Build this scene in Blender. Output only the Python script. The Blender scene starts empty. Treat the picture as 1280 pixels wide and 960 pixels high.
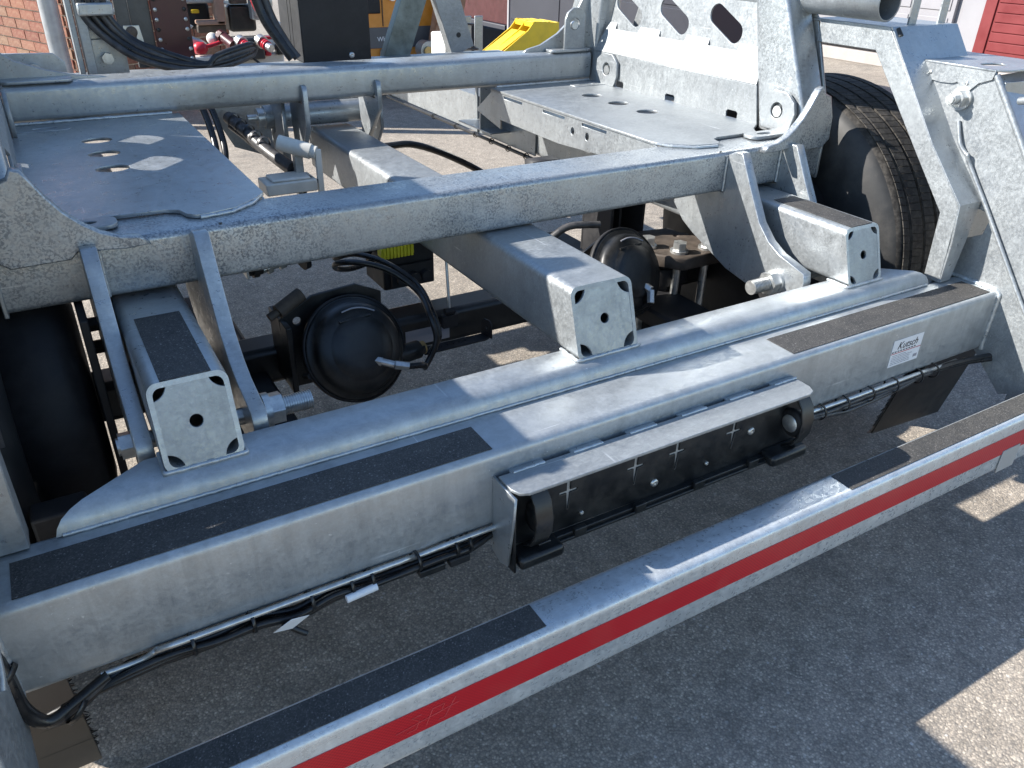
import bpy, bmesh, math, random
from mathutils import Vector, Matrix
random.seed(7)
SC = bpy.context.scene
COL = SC.collection
# ------------------------------------------------------------------ camera
cam_d = bpy.data.cameras.new("camera"); cam = bpy.data.objects.new("camera", cam_d); COL.objects.link(cam)
R = ((0.86041188, -0.23771549, 0.45075796), (-0.50912963, -0.43895634, 0.7403407), (0.02187262, -0.86649217, -0.49871125))
M4 = Matrix(((R[0][0], -R[0][1], -R[0][2], -1.015), (R[1][0], -R[1][1], -R[1][2], -1.097), (R[2][0], -R[2][1], -R[2][2], 1.533), (0, 0, 0, 1)))
cam.matrix_world = M4
cam_d.sensor_width = 36; cam_d.lens = 36 * 991.7 / 1280; cam_d.clip_start = 0.05; cam_d.clip_end = 500
SC.camera = cam
# ------------------------------------------------------------------ light
SUN = Vector((-0.185, 0.105, 0.140)).normalized()
w = bpy.data.worlds.new("World"); SC.world = w; w.use_nodes = True
nt = w.node_tree; bg = nt.nodes['Background']
sky = nt.nodes.new('ShaderNodeTexSky'); sky.sky_type = 'NISHITA'; sky.sun_disc = False
sky.sun_elevation = math.asin(SUN.z); sky.sun_rotation = math.atan2(SUN.x, SUN.y)
sky.air_density = 1.0; sky.dust_density = 0.0; sky.ozone_density = 2.0
nt.links.new(sky.outputs[0], bg.inputs[0]); bg.inputs[1].default_value = 0.10
sd = bpy.data.lights.new("sun", 'SUN'); sd.energy = 4.4; sd.angle = math.radians(0.5); sd.color = (1.0, 0.95, 0.88)
so = bpy.data.objects.new("sun", sd); COL.objects.link(so); so.rotation_euler = (-SUN).to_track_quat('-Z', 'Y').to_euler(); so.location = (-4, 3, 6)
SC.view_settings.view_transform = 'Standard'; SC.view_settings.look = 'None'; SC.view_settings.gamma = 1
SC.view_settings.exposure = 1.38
SC.render.resolution_x = 1024; SC.render.resolution_y = 768

# ------------------------------------------------------------------ materials
def mat(name):
    m = bpy.data.materials.new(name); m.use_nodes = True
    t = m.node_tree; b = t.nodes['Principled BSDF']
    tc = t.nodes.new('ShaderNodeTexCoord')
    return m, t, b, tc.outputs['Object']
def N(t, kind, **kw):
    n = t.nodes.new(kind)
    for k, v in kw.items():
        if k in n.inputs: n.inputs[k].default_value = v
        else: setattr(n, k, v)
    return n
def mapping(t, co, scale):
    n = t.nodes.new('ShaderNodeMapping'); n.inputs['Scale'].default_value = scale; t.links.new(co, n.inputs[0]); return n.outputs[0]
def noise(t, co, scale, detail=4, rough=.6, dist=0):
    n = N(t, 'ShaderNodeTexNoise', Scale=scale, Detail=detail, Roughness=rough, Distortion=dist); t.links.new(co, n.inputs['Vector']); return n.outputs['Fac']
def ramp(t, fac, stops):
    n = t.nodes.new('ShaderNodeValToRGB'); cr = n.color_ramp
    while len(cr.elements) < len(stops): cr.elements.new(.5)
    for e, (p, c) in zip(cr.elements, stops):
        e.position = p; e.color = (*c, 1) if len(c) == 3 else c
    t.links.new(fac, n.inputs[0]); return n.outputs[0]
def mix(t, fac, a, b, mode='MIX'):
    n = t.nodes.new('ShaderNodeMix'); n.data_type = 'RGBA'; n.blend_type = mode
    for s, v in ((n.inputs[0], fac), (n.inputs[6], a), (n.inputs[7], b)):
        if hasattr(v, 'node'): t.links.new(v, s)
        elif isinstance(v, (int, float)): s.default_value = v
        else: s.default_value = (*v, 1)
    return n.outputs[2]
def mrange(t, v, a, b, c, d):
    n = t.nodes.new('ShaderNodeMapRange'); t.links.new(v, n.inputs[0])
    for i, x in zip((1, 2, 3, 4), (a, b, c, d)): n.inputs[i].default_value = x
    return n.outputs[0]
def bump(t, b, h, strength=.2, dist=.002):
    n = t.nodes.new('ShaderNodeBump'); n.inputs['Strength'].default_value = strength; n.inputs['Distance'].default_value = dist
    t.links.new(h, n.inputs['Height']); t.links.new(n.outputs[0], b.inputs['Normal'])
g3 = lambda v, b=0: (v, v + b * .5, v + b)

def galv(name, base=.42, metal=.62, rough=.42, spangle=.10, mottled=False, streaks=.3, blotch=.2):
    m, t, b, co = mat(name)
    n1 = noise(t, co, 3.5, 6, .65); n2 = noise(t, co, 26, 6, .7); nf = noise(t, co, 300, 3, .75)
    c = ramp(t, n1, [(.30, (base * .76, base * .82, base * .86)), (.5, (base * .95, base * 1.01, base * 1.04)), (.72, (base * 1.10, base * 1.17, base * 1.19))])
    c = mix(t, blotch * 2, c, ramp(t, n2, [(.28, g3(.80)), (.5, g3(.97)), (.72, g3(1.12))]), 'MULTIPLY')
    mp = t.nodes.new('ShaderNodeMapping'); mp.inputs['Rotation'].default_value = (.7, .6, .5); mp.inputs['Scale'].default_value = (34, 90, 60); t.links.new(co, mp.inputs[0])
    fe = noise(t, mp.outputs[0], 1.0, 6, .75, 1.8)               # feathery zinc crystals
    c = mix(t, min(1, spangle * 6), c, ramp(t, fe, [(.34, g3(.80)), (.5, g3(.98)), (.64, g3(1.20))]), 'MULTIPLY')
    c = mix(t, .18, c, ramp(t, nf, [(.3, g3(.72)), (.7, g3(1.22))]), 'MULTIPLY')
    vs = N(t, 'ShaderNodeTexVoronoi', Scale=150, Randomness=1); t.links.new(co, vs.inputs['Vector'])
    sv = t.nodes.new('ShaderNodeSeparateColor'); t.links.new(vs.outputs['Color'], sv.inputs[0]); cell = sv.outputs[0]
    c = mix(t, .22, c, ramp(t, cell, [(.1, g3(.86)), (.9, g3(1.12))]), 'MULTIPLY')
    st = noise(t, mapping(t, co, (30, 30, 5)), 1.0, 5, .65, .6)
    c = mix(t, streaks, c, ramp(t, st, [(.38, g3(.7)), (.5, g3(1)), (.66, g3(1.22))]), 'MULTIPLY')
    sc = noise(t, mapping(t, co, (60, 14, 30)), 1.0, 6, .75, 1.5)   # pale oxide scuffs
    c = mix(t, ramp(t, sc, [(.58, g3(0)), (.76, g3(.3))]), c, (.60, .61, .60))
    dk = noise(t, co, 11, 7, .8)
    c = mix(t, ramp(t, dk, [(.60, g3(0)), (.85, g3(.08))]), c, (.20, .21, .22))
    if mottled:
        a = noise(t, co, 190, 2, .55, .3); big = noise(t, co, 6, 4, .65); b2 = noise(t, co, 40, 3, .6, .5)
        f = ramp(t, a, [(.46, g3(0)), (.56, g3(1))])
        f = mix(t, 1, f, ramp(t, b2, [(.36, g3(.35)), (.56, g3(1))]), 'MULTIPLY')
        f = mix(t, 1, f, ramp(t, big, [(.35, g3(.4)), (.6, g3(1))]), 'MULTIPLY')
        c = mix(t, mix(t, 1, f, g3(.75), 'MULTIPLY'), c, (.10, .118, .145))
    pt = noise(t, co, 2.2, 4, .6, .5)
    c = mix(t, ramp(t, pt, [(.44, g3(0)), (.62, g3(.28))]), c, (base * .95, base * 1.0, base * 1.03))      # smooth, dull areas
    for rot, sc_ in (((0, 0, .5), (2.0, 160, 90)), ((.4, .9, .1), (120, 3.0, 140))):
        m2 = t.nodes.new('ShaderNodeMapping'); m2.inputs['Rotation'].default_value = rot; m2.inputs['Scale'].default_value = sc_; t.links.new(co, m2.inputs[0])
        sk = noise(t, m2.outputs[0], 1.0, 2, .5, .2); gt = noise(t, co, 6, 3, .6)
        k_ = mix(t, 1, ramp(t, sk, [(.70, g3(0)), (.74, g3(.6))]), ramp(t, gt, [(.50, g3(0)), (.60, g3(1))]), 'MULTIPLY')
        c = mix(t, k_, c, (.70, .72, .73))
    t.links.new(c, b.inputs['Base Color']); b.inputs['Metallic'].default_value = metal
    rr = mix(t, .20, mix(t, .5, n2, fe), cell)
    t.links.new(mrange(t, rr, .35, .65, rough - .10, rough + .14), b.inputs['Roughness'])
    hh = mix(t, .5, n2, nf); bump(t, b, hh, .15, .0020)
    return m
def plain(name, c, rough=.5, metal=0, var=.25, scale=30, bmp=.15, spec=.5, dust=0):
    m, t, b, co = mat(name)
    n1 = noise(t, co, scale, 5, .65); n2 = noise(t, co, scale * .13, 4)
    k = ramp(t, n1, [(.3, g3(1 - var)), (.7, g3(1 + var))])
    col = mix(t, 1, c, k, 'MULTIPLY')
    col = mix(t, .6, col, ramp(t, n2, [(.3, g3(1 - var)), (.7, g3(1 + var))]), 'MULTIPLY')
    if dust: col = mix(t, ramp(t, noise(t, co, scale * .5, 6, .75), [(.45, g3(0)), (.75, g3(dust))]), col, (.28, .25, .21))
    t.links.new(col, b.inputs['Base Color']); b.inputs['Metallic'].default_value = metal
    t.links.new(mrange(t, n1, .3, .7, max(.05, rough - .08), min(1, rough + .1)), b.inputs['Roughness'])
    b.inputs['Specular IOR Level'].default_value = spec
    if bmp: bump(t, b, n1, bmp, .002)
    return m
def cwarp(t, co, sc, amt):
    w_ = N(t, 'ShaderNodeTexNoise', Scale=sc, Detail=4); t.links.new(co, w_.inputs['Vector'])
    a = t.nodes.new('ShaderNodeVectorMath'); a.operation = 'MULTIPLY_ADD'; a.inputs[1].default_value = (amt, amt, amt)
    t.links.new(w_.outputs['Color'], a.inputs[0]); t.links.new(co, a.inputs[2]); return a.outputs[0]
def asphalt(name):
    m, t, b, co = mat(name)
    big = noise(t, co, .9, 6, .65); mid = noise(t, co, 14, 6, .75); fine = noise(t, co, 420, 3, .7)
    wv = N(t, 'ShaderNodeTexNoise', Scale=55, Detail=3); t.links.new(co, wv.inputs['Vector'])
    ad = t.nodes.new('ShaderNodeVectorMath'); ad.operation = 'MULTIPLY_ADD'; ad.inputs[1].default_value = (.007, .007, .007)
    t.links.new(wv.outputs['Color'], ad.inputs[0]); t.links.new(co, ad.inputs[2]); cw = ad.outputs[0]
    v1 = N(t, 'ShaderNodeTexVoronoi', Scale=185, Randomness=1); t.links.new(cw, v1.inputs['Vector'])
    v2 = N(t, 'ShaderNodeTexVoronoi', Scale=82, Randomness=1); t.links.new(cw, v2.inputs['Vector'])
    s1 = t.nodes.new('ShaderNodeSeparateColor'); t.links.new(v1.outputs['Color'], s1.inputs[0])
    c = ramp(t, s1.outputs[0], [(.0, (.235, .210, .178)), (.5, (.315, .275, .225)), (.85, (.39, .335, .27)), (1, (.54, .47, .38))])
    c = mix(t, ramp(t, v1.outputs['Distance'], [(.30, g3(0)), (.70, g3(.45))]), c, (.095, .085, .078))
    sx = t.nodes.new('ShaderNodeSeparateColor'); t.links.new(v2.outputs['Color'], sx.inputs[0])
    pick = ramp(t, sx.outputs[0], [(.80, g3(0)), (.83, g3(.8))])
    ins = ramp(t, v2.outputs['Distance'], [(.30, g3(1)), (.36, g3(0))])
    stone = ramp(t, sx.outputs[1], [(0, (.13, .12, .11)), (.35, (.25, .215, .18)), (.8, (.33, .30, .26)), (1, (.46, .43, .39))])
    c = mix(t, mix(t, 1, pick, ins, 'MULTIPLY'), c, stone)
    c = mix(t, .9, c, ramp(t, mid, [(.3, g3(.70)), (.7, g3(1.28))]), 'MULTIPLY')
    c = mix(t, .9, c, ramp(t, big, [(.3, g3(.84)), (.7, g3(1.2))]), 'MULTIPLY')
    oil = noise(t, co, 2.3, 5, .6, .8); c = mix(t, ramp(t, oil, [(.58, g3(0)), (.72, g3(.45))]), c, (.10, .095, .09))
    grit = noise(t, co, 5.5, 7, .75); c = mix(t, ramp(t, grit, [(.56, g3(0)), (.75, g3(.35))]), c, (.36, .31, .25))
    t.links.new(c, b.inputs['Base Color']); b.inputs['Roughness'].default_value = .85; b.inputs['Specular IOR Level'].default_value = .35
    h = mix(t, .45, v1.outputs['Distance'], v2.outputs['Distance']); bump(t, b, mix(t, .3, h, fine), .75, -.004)
    return m
def tape_mat(name):
    m, t, b, co = mat(name)
    v = N(t, 'ShaderNodeTexVoronoi', Scale=420); t.links.new(co, v.inputs['Vector'])
    f = noise(t, co, 600, 2, .8); n2 = noise(t, co, 14, 6, .7)
    c = ramp(t, v.outputs['Color'], [(.0, g3(.018)), (.6, g3(.038)), (.86, (.085, .08, .075)), (1, (.26, .25, .24))])
    c = mix(t, ramp(t, n2, [(.35, g3(0)), (.8, g3(.35))]), c, (.13, .12, .105))
    t.links.new(c, b.inputs['Base Color']); b.inputs['Roughness'].default_value = .72
    bump(t, b, f, .8, .0012); return m
def reflective(name):
    m, t, b, co = mat(name)
    w1 = N(t, 'ShaderNodeTexChecker', Scale=260); t.links.new(co, w1.inputs['Vector'])
    c = mix(t, .32, (.50, .004, .012), ramp(t, w1.outputs['Fac'], [(0, (.20, .002, .006)), (1, (.62, .03, .03))]))
    n = noise(t, co, 9, 5, .7); c = mix(t, ramp(t, n, [(.5, g3(0)), (.75, g3(.25))]), c, (.5, .09, .07))
    t.links.new(c, b.inputs['Base Color']); b.inputs['Roughness'].default_value = .3; b.inputs['Coat Weight'].default_value = .3; b.inputs['Coat Roughness'].default_value = .12
    return m
def brick_mat(name, cols, sd):
    m, t, b, co = mat(name)
    oi = t.nodes.new('ShaderNodeObjectInfo')
    c = ramp(t, oi.outputs['Random'], [(i / max(1, len(cols) - 1), k) for i, k in enumerate(cols)])
    n = noise(t, co, 45, 6, .75); c = mix(t, ramp(t, n, [(.42, g3(0)), (.72, g3(.6))]), c, (.40, .27, .18))
    n2 = noise(t, co, 90, 5, .8); c = mix(t, ramp(t, n2, [(.60, g3(0)), (.70, g3(.7))]), c, (.10, .06, .05))
    t.links.new(c, b.inputs['Base Color']); b.inputs['Roughness'].default_value = .9; bump(t, b, n, .9, .008); return m

G = galv('galvanised_steel', base=.40, metal=.64, rough=.36, blotch=.2, spangle=.08, streaks=.25)
GM = galv('galvanised_mottled', base=.42, metal=.60, rough=.36, mottled=True, spangle=.05, streaks=.15)
GB = galv('galvanised_dull', base=.42, metal=.55, rough=.38, spangle=.05, streaks=.35, blotch=.2)
GL = galv('galvanised_bright', base=.34, metal=.58, rough=.44, spangle=.13, streaks=.12, blotch=.26)
PLATEG = plain('plate_grey', (.36, .36, .35), .5, 0, .05, 20, 0)
GC = galv('galvanised_cheek', base=.29, metal=.55, rough=.50, spangle=.16, blotch=.26)
GCAP = galv('galvanised_cap', base=.33, metal=.72, rough=.42, spangle=.10, blotch=.3, streaks=.3)
GBB = galv('galvanised_bumper', base=.60, metal=.50, rough=.33, spangle=.08, streaks=.3, blotch=.2)
GZ = plain('zinc_bolt', (.55, .56, .55), .35, .8, .2, 60, .2)
WELD = galv('weld_bead', base=.5, metal=.6, rough=.35, spangle=.05)
TAPE = tape_mat('grit_tape')
RED = reflective('red_reflective')
BLK = plain('black_paint', (.010, .011, .012), .38, 0, .3, 18, .1, .5, dust=.10)
BLKM = plain('black_matt', (.014, .014, .016), .6, 0, .3, 25, .2, .4, dust=.05)
RUB = plain('rubber', (.026, .026, .026), .58, 0, .25, 12, .2, .4, dust=.10)
TREAD = plain('tread_rubber', (.038, .035, .032), .8, 0, .35, 60, .3, .3, dust=.28)
HOSE = plain('black_hose', (.012, .012, .013), .32, 0, .2, 40, .05, .5, dust=.08)
HOSE2 = plain('grey_hose', (.040, .040, .043), .4, 0, .3, 30, .08, .5, dust=.2)
WHITE = plain('white_label', (.75, .76, .78), .45, 0, .04, 20, 0)
INK = plain('black_ink', (.02, .02, .02), .5, 0, .0, 20, 0)
REDINK = plain('red_ink', (.45, .03, .04), .5, 0, .0, 20, 0)
GREYINK = plain('grey_ink', (.30, .30, .33), .5, 0, .0, 20, 0)
YEL = plain('yellow_plastic', (.78, .52, .02), .42, 0, .12, 14, .05)
YCON = plain('yellow_connector', (.55, .50, .02), .5, 0, .2, 30, .05)
CARD = plain('cardboard', (.30, .235, .175), .8, 0, .14, 8, .1)
FLAPL = plain('brown_rubber', (.070, .058, .048), .55, 0, .12, 6, .05, .5)  # browner and paler than the right flap's black
DSTEEL = plain('dark_steel', (.075, .078, .082), .42, .5, .2, 14, .1, .5, dust=.1)
BRASS = plain('brass', (.45, .33, .15), .4, .8)
DRED = plain('dark_red_paint', (.055, .010, .012), .35, 0, .2, 12, .05)
MRED = plain('machine_red', (.50, .02, .035), .35, 0, .15, 14, .05)
MWHITE = plain('machine_white', (.62, .60, .55), .45, 0, .2, 10, .1)
ORG = plain('orange_paint', (.72, .27, .03), .45, 0, .15, 6, .05, dust=.2)
RUST = plain('worn_orange', (.36, .19, .11), .6, .1, .4, 12, .2, dust=.5)
DGREY = plain('anthracite_panel', (.028, .029, .040), .5, 0, .08, 2, 0)
LGREY = plain('pale_door', (.27, .265, .28), .5, 0, .06, 2, 0)
SHRED = plain('red_shutter', (.16, .018, .020), .5, 0, .12, 3, .05)
MORTAR = plain('mortar', (.62, .50, .38), .9, 0, .15, 40, .5)
BROWN = plain('brown_timber', (.30, .19, .14), .7, 0, .25, 10, .2)
BRK = brick_mat('brick_faces', [(.15, .038, .026), (.22, .080, .045), (.18, .052, .034), (.20, .115, .072), (.24, .066, .042)], 1)
SENSOR = plain('sensor_plastic', (.62, .60, .54), .5, 0, .1, 20, 0)
CAST = plain('rusty_cast', (.085, .068, .055), .7, .3, .4, 30, .4)
RAMPG = plain('weathered_alloy', (.17, .20, .195), .42, .55, .35, 18, .2)
TUFF = asphalt('asphalt_ground')

# ------------------------------------------------------------------ mesh helpers
class MB:
    def __init__(s): s.v = []; s.f = []; s.sm = []
    def add(s, vs, fs, smooth=False):
        o = len(s.v); s.v += [tuple(v) for v in vs]; s.f += [tuple(i + o for i in f) for f in fs]; s.sm += [smooth] * len(fs); return s
    def box(s, x0, x1, y0, y1, z0, z1):
        vs = [(x, y, z) for x in (x0, x1) for y in (y0, y1) for z in (z0, z1)]
        return s.add(vs, [(0, 1, 3, 2), (4, 6, 7, 5), (0, 4, 5, 1), (2, 3, 7, 6), (0, 2, 6, 4), (1, 5, 7, 3)])
    def cyl(s, a, b, r, r2=None, n=20, cap=True):
        a = Vector(a); b = Vector(b); d = (b - a).normalized(); r2 = r if r2 is None else r2
        u = d.orthogonal().normalized(); v = d.cross(u)
        A = [a + (u * math.cos(2 * math.pi * i / n) + v * math.sin(2 * math.pi * i / n)) * r for i in range(n)]
        B = [b + (u * math.cos(2 * math.pi * i / n) + v * math.sin(2 * math.pi * i / n)) * r2 for i in range(n)]
        s.add(A + B, [(i, (i + 1) % n, n + (i + 1) % n, n + i) for i in range(n)], n > 8)
        if cap: s.add(A, [tuple(range(n))[::-1]]); s.add(B, [tuple(range(n))])
        return s
    def lathe(s, c, axis, prof, n=40):          # prof: (distance along axis, radius)
        c = Vector(c); d = Vector(axis).normalized(); u = d.orthogonal().normalized(); v = d.cross(u)
        vs = []; m = len(prof)
        for k in range(n):
            e = u * math.cos(2 * math.pi * k / n) + v * math.sin(2 * math.pi * k / n)
            vs += [c + d * h + e * r for h, r in prof]
        return s.add(vs, [(k * m + j, k * m + j + 1, ((k + 1) % n) * m + j + 1, ((k + 1) % n) * m + j) for k in range(n) for j in range(m - 1)], True)
    def tube(s, pts, r, n=10, sub=6, wob=0):
        P = [Vector(p) for p in pts]
        if len(P) > 2 and sub > 1:
            Q = []; E = [P[0] * 2 - P[1]] + P + [P[-1] * 2 - P[-2]]
            for i in range(1, len(E) - 2):
                for k in range(sub):
                    t = k / sub; a, b, c, d = E[i - 1:i + 3]
                    Q.append(.5 * ((2 * b) + (c - a) * t + (2 * a - 5 * b + 4 * c - d) * t * t + (3 * b - a - 3 * c + d) * t ** 3))
            P = Q + [P[-1]]
        vs = []; u = None
        for i, p in enumerate(P):
            d = (P[min(i + 1, len(P) - 1)] - P[max(i - 1, 0)]).normalized()
            u = d.orthogonal().normalized() if u is None else (u - d * u.dot(d)).normalized()
            v = d.cross(u); rr = r * (1 + wob * random.uniform(-1, 1))
            vs += [p + (u * math.cos(2 * math.pi * k / n) + v * math.sin(2 * math.pi * k / n)) * rr for k in range(n)]
        m = len(P)
        s.add(vs, [(i * n + k, i * n + (k + 1) % n, (i + 1) * n + (k + 1) % n, (i + 1) * n + k) for i in range(m - 1) for k in range(n)], True)
        s.add(vs[:n], [tuple(range(n))[::-1]]); s.add(vs[-n:], [tuple(range(n))]); return s
    def ring(s, rings, closed=False, smooth=False):   # loft of equal-length vertex loops
        n = len(rings[0]); o = []
        for r in rings: o += r
        m = len(rings); fs = []
        for i in range(m if closed else m - 1):
            j = (i + 1) % m
            fs += [(i * n + k, i * n + (k + 1) % n, j * n + (k + 1) % n, j * n + k) for k in range(n)]
        return s.add(o, fs, smooth)
    def hexa(s, a, b, r): return s.cyl(a, b, r, n=6)
    def prism(s, poly, f0, f1):                  # poly 2D; f0/f1 map 2D point to 3D
        n = len(poly); A = [f0(*p) for p in poly]; B = [f1(*p) for p in poly]
        s.add(A + B, [tuple(range(n))[::-1], tuple(range(n, 2 * n))] + [(i, (i + 1) % n, n + (i + 1) % n, n + i) for i in range(n)]); return s
    def mesh(s, name):
        me = bpy.data.meshes.new(name); me.from_pydata(s.v, [], s.f); me.update()
        me.polygons.foreach_set('use_smooth', s.sm)
        bm = bmesh.new(); bm.from_mesh(me); bmesh.ops.recalc_face_normals(bm, faces=bm.faces); bm.to_mesh(me); bm.free()
        return me
    def build(s, name, m, parent=None, bevel=0, label=None, seg=2):
        return place(s.mesh(name), name, m, parent, bevel, label, seg)
def place(me, name, m, parent=None, bevel=0, label=None, seg=2):
    o = bpy.data.objects.new(name, me); COL.objects.link(o)
    if m: me.materials.clear(); me.materials.append(m)
    if parent is not None: adopt(o, parent)
    if bevel:
        b = o.modifiers.new('bevel', 'BEVEL'); b.width = bevel; b.segments = seg; b.limit_method = 'ANGLE'; b.angle_limit = math.radians(40)
        b.harden_normals = False
        for p in me.polygons: p.use_smooth = True
        try:
            me.set_sharp_from_angle(angle=math.radians(35))
        except Exception: pass
    if label: o['label'] = label
    return o
WLOC = {}
def adopt(o, p):
    o.parent = p; base = WLOC.get(p.name, Vector((0, 0, 0)))
    o.matrix_parent_inverse = Matrix.Translation(-base)
    WLOC.setdefault(o.name, Vector((0, 0, 0)))
def thing(name, loc, label, cat, group=None):
    o = bpy.data.objects.new(name, None); COL.objects.link(o); o.location = loc; o.empty_display_size = .1
    WLOC[o.name] = Vector(loc); o['label'] = label; o['category'] = cat
    if group: o['group'] = group
    return o
def tagm(o, label, cat, group=None):
    o['label'] = label; o['category'] = cat
    if group: o['group'] = group
def rrect(u0, u1, v0, v1, r, n=5):
    P = []
    for cx, cy, a in ((u1 - r, v1 - r, 0), (u0 + r, v1 - r, 90), (u0 + r, v0 + r, 180), (u1 - r, v0 + r, 270)):
        for k in range(n + 1):
            t = math.radians(a + 90 * k / n); P.append((cx + r * math.cos(t), cy + r * math.sin(t)))
    return P
def circ(cx, cy, r, n=20, ry=None, rot=0):
    ry = ry or r
    return [(cx + r * math.cos(t) * math.cos(rot) - ry * math.sin(t) * math.sin(rot), cy + r * math.cos(t) * math.sin(rot) + ry * math.sin(t) * math.cos(rot)) for t in [2 * math.pi * i / n for i in range(n)]]
def slot(cx, cy, l, r, ang, n=10):
    P = []; dx, dy = math.cos(ang) * l / 2, math.sin(ang) * l / 2
    for k in range(n + 1):
        t = ang - math.pi / 2 + math.pi * k / n; P.append((cx + dx + r * math.cos(t), cy + dy + r * math.sin(t)))
    for k in range(n + 1):
        t = ang + math.pi / 2 + math.pi * k / n; P.append((cx - dx + r * math.cos(t), cy - dy + r * math.sin(t)))
    return P
def plate_mesh(outline, holes, th, bev=.0012):
    cu = bpy.data.curves.new('plate', 'CURVE'); cu.dimensions = '2D'; cu.fill_mode = 'BOTH'; cu.extrude = th / 2 - bev; cu.bevel_depth = bev; cu.bevel_resolution = 1
    for P in [outline] + holes:
        sp = cu.splines.new('POLY'); sp.points.add(len(P) - 1)
        for q, p in zip(sp.points, P): q.co = (p[0], p[1], 0, 1)
        sp.use_cyclic_u = True
    o = bpy.data.objects.new('tmp', cu); COL.objects.link(o)
    dg = bpy.context.evaluated_depsgraph_get(); me = bpy.data.meshes.new_from_object(o.evaluated_get(dg))
    bpy.data.objects.remove(o); bpy.data.curves.remove(cu); return me
# frames: columns = local x, local y, local z directions, then origin
def frame(ux, uy, org):
    ux = Vector(ux).normalized(); uy = Vector(uy); uy = (uy - ux * uy.dot(ux)).normalized(); uz = ux.cross(uy)
    return Matrix(((ux.x, uy.x, uz.x, org[0]), (ux.y, uy.y, uz.y, org[1]), (ux.z, uy.z, uz.z, org[2]), (0, 0, 0, 1)))
def YZ(x): return frame((0, 1, 0), (0, 0, 1), (x, 0, 0))
def XZ(y): return frame((1, 0, 0), (0, 0, 1), (0, y, 0))
def XY(z): return frame((1, 0, 0), (0, 1, 0), (0, 0, z))
def plate(name, outline, holes, th, fr, m, parent, label=None, bev=.0012):
    me = plate_mesh(outline, holes, th, bev); me.transform(fr); me.update()
    return place(me, name, m, parent, 0, label)
def bar_section(P0, P1, fn0, fn1, wall=None):    # closed section lofted between two mappings
    pass
def rhs_x(x0, x1, y0, y1, z0, z1, r, wall=.008):
    b = MB(); o = rrect(y0, y1, z0, z1, r); i = rrect(y0 + wall, y1 - wall, z0 + wall, z1 - wall, max(r - wall, .002))
    b.ring([[(x, p[0], p[1]) for p in o] for x in (x0, x1)] + [[(x1, p[0], p[1]) for p in i], [(x0, p[0], p[1]) for p in i]], closed=True)
    k = len(o)
    for idx in range(k): b.sm[idx] = False
    return b
def shade(o, ang=30):
    me = o.data
    for p in me.polygons: p.use_smooth = True
    me.set_sharp_from_angle(angle=math.radians(ang)); return o
def weld(name, pts, r, parent, n=8):
    P = [Vector(p) for p in pts]; Q = []
    for a, b in zip(P, P[1:]):
        k = max(2, int((b - a).length / .006))
        Q += [a.lerp(b, i / k) + Vector((random.uniform(-1, 1), random.uniform(-1, 1), random.uniform(-1, 1))) * r * .12 for i in range(k)]
    Q.append(P[-1]); return MB().tube(Q, r, 8, 1, .14).build(name, WELD, parent)
def text_mesh(s, size, shear=0, th=.0004):
    cu = bpy.data.curves.new('t', 'FONT'); cu.body = s; cu.size = size; cu.shear = shear; cu.extrude = th; cu.align_x = 'CENTER'; cu.resolution_u = 4
    o = bpy.data.objects.new('tmp', cu); COL.objects.link(o); dg = bpy.context.evaluated_depsgraph_get()
    me = bpy.data.meshes.new_from_object(o.evaluated_get(dg)); bpy.data.objects.remove(o); bpy.data.curves.remove(cu); return me
def text(name, s, size, fr, m, parent, shear=0, label=None):
    me = text_mesh(s, size, shear); me.transform(fr); return place(me, name, m, parent, 0, label)

# ================================================================== GROUND
gr = MB().box(-60, 60, -40, 120, -.3, 0).build('ground', TUFF); gr['kind'] = 'structure'; gr['label'] = 'grey and tan asphalt yard with fine stones'

# ================================================================== TRAILER
T = thing('trailer', (0, 0, 0), 'galvanised steel trailer frame with three crossbeams, box stubs and red striped bumper', 'trailer')

# --- rear beam
rb = shade(rhs_x(-1.230, 1.262, -.014, .135, .478, .66, .017).build('rear_beam', GB, T))
for x0, x1 in ((-1.197, -.388), (.444, 1.243)):
    plate('grip_tape', [(x0, .001), (x1, .001), (x1, .088), (x0, .088)], [], .0016, XY(.661), TAPE, rb, None, .0004)
st = plate('sticker', [(.82, .530), (.945, .530), (.945, .610), (.82, .610)], [], .0008, XZ(-.0148), WHITE, rb, 'white sticker lettered Kutsch in black with red and black dashed line', .0002)
F = lambda x, z, y=-.0154: frame((1, 0, 0), (0, 0, 1), (x, y, z))
text('lettering', 'Kutsch', .030, F(.882, .581), INK, rb, .35)
text('print', 'HEAVY  DUTY', .0062, F(.875, .5605), INK, rb, 0) if False else None
b = MB()
for k in range(9): b.box(.822 + k * .0115, .822 + k * .0115 + .007, -.0158, -.0153, .5735, .5765)
b.build('dash_line', INK, rb)
MB().box(.8205, .9445, -.0157, -.0152, .5690, .5708).build('red_line', REDINK, rb)
b = MB()
for r_ in range(6):
    x = .828
    while x < (.905 if r_ else .885):
        wd = random.uniform(.003, .010); b.box(x, x + wd, -.0157, -.0152, .562 - r_ * .0052, .5632 - r_ * .0052 + .0006); x += wd + .002
b.box(.922, .938, -.0157, -.0152, .540, .549)
b.build('small_print', GREYINK, rb)
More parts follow.
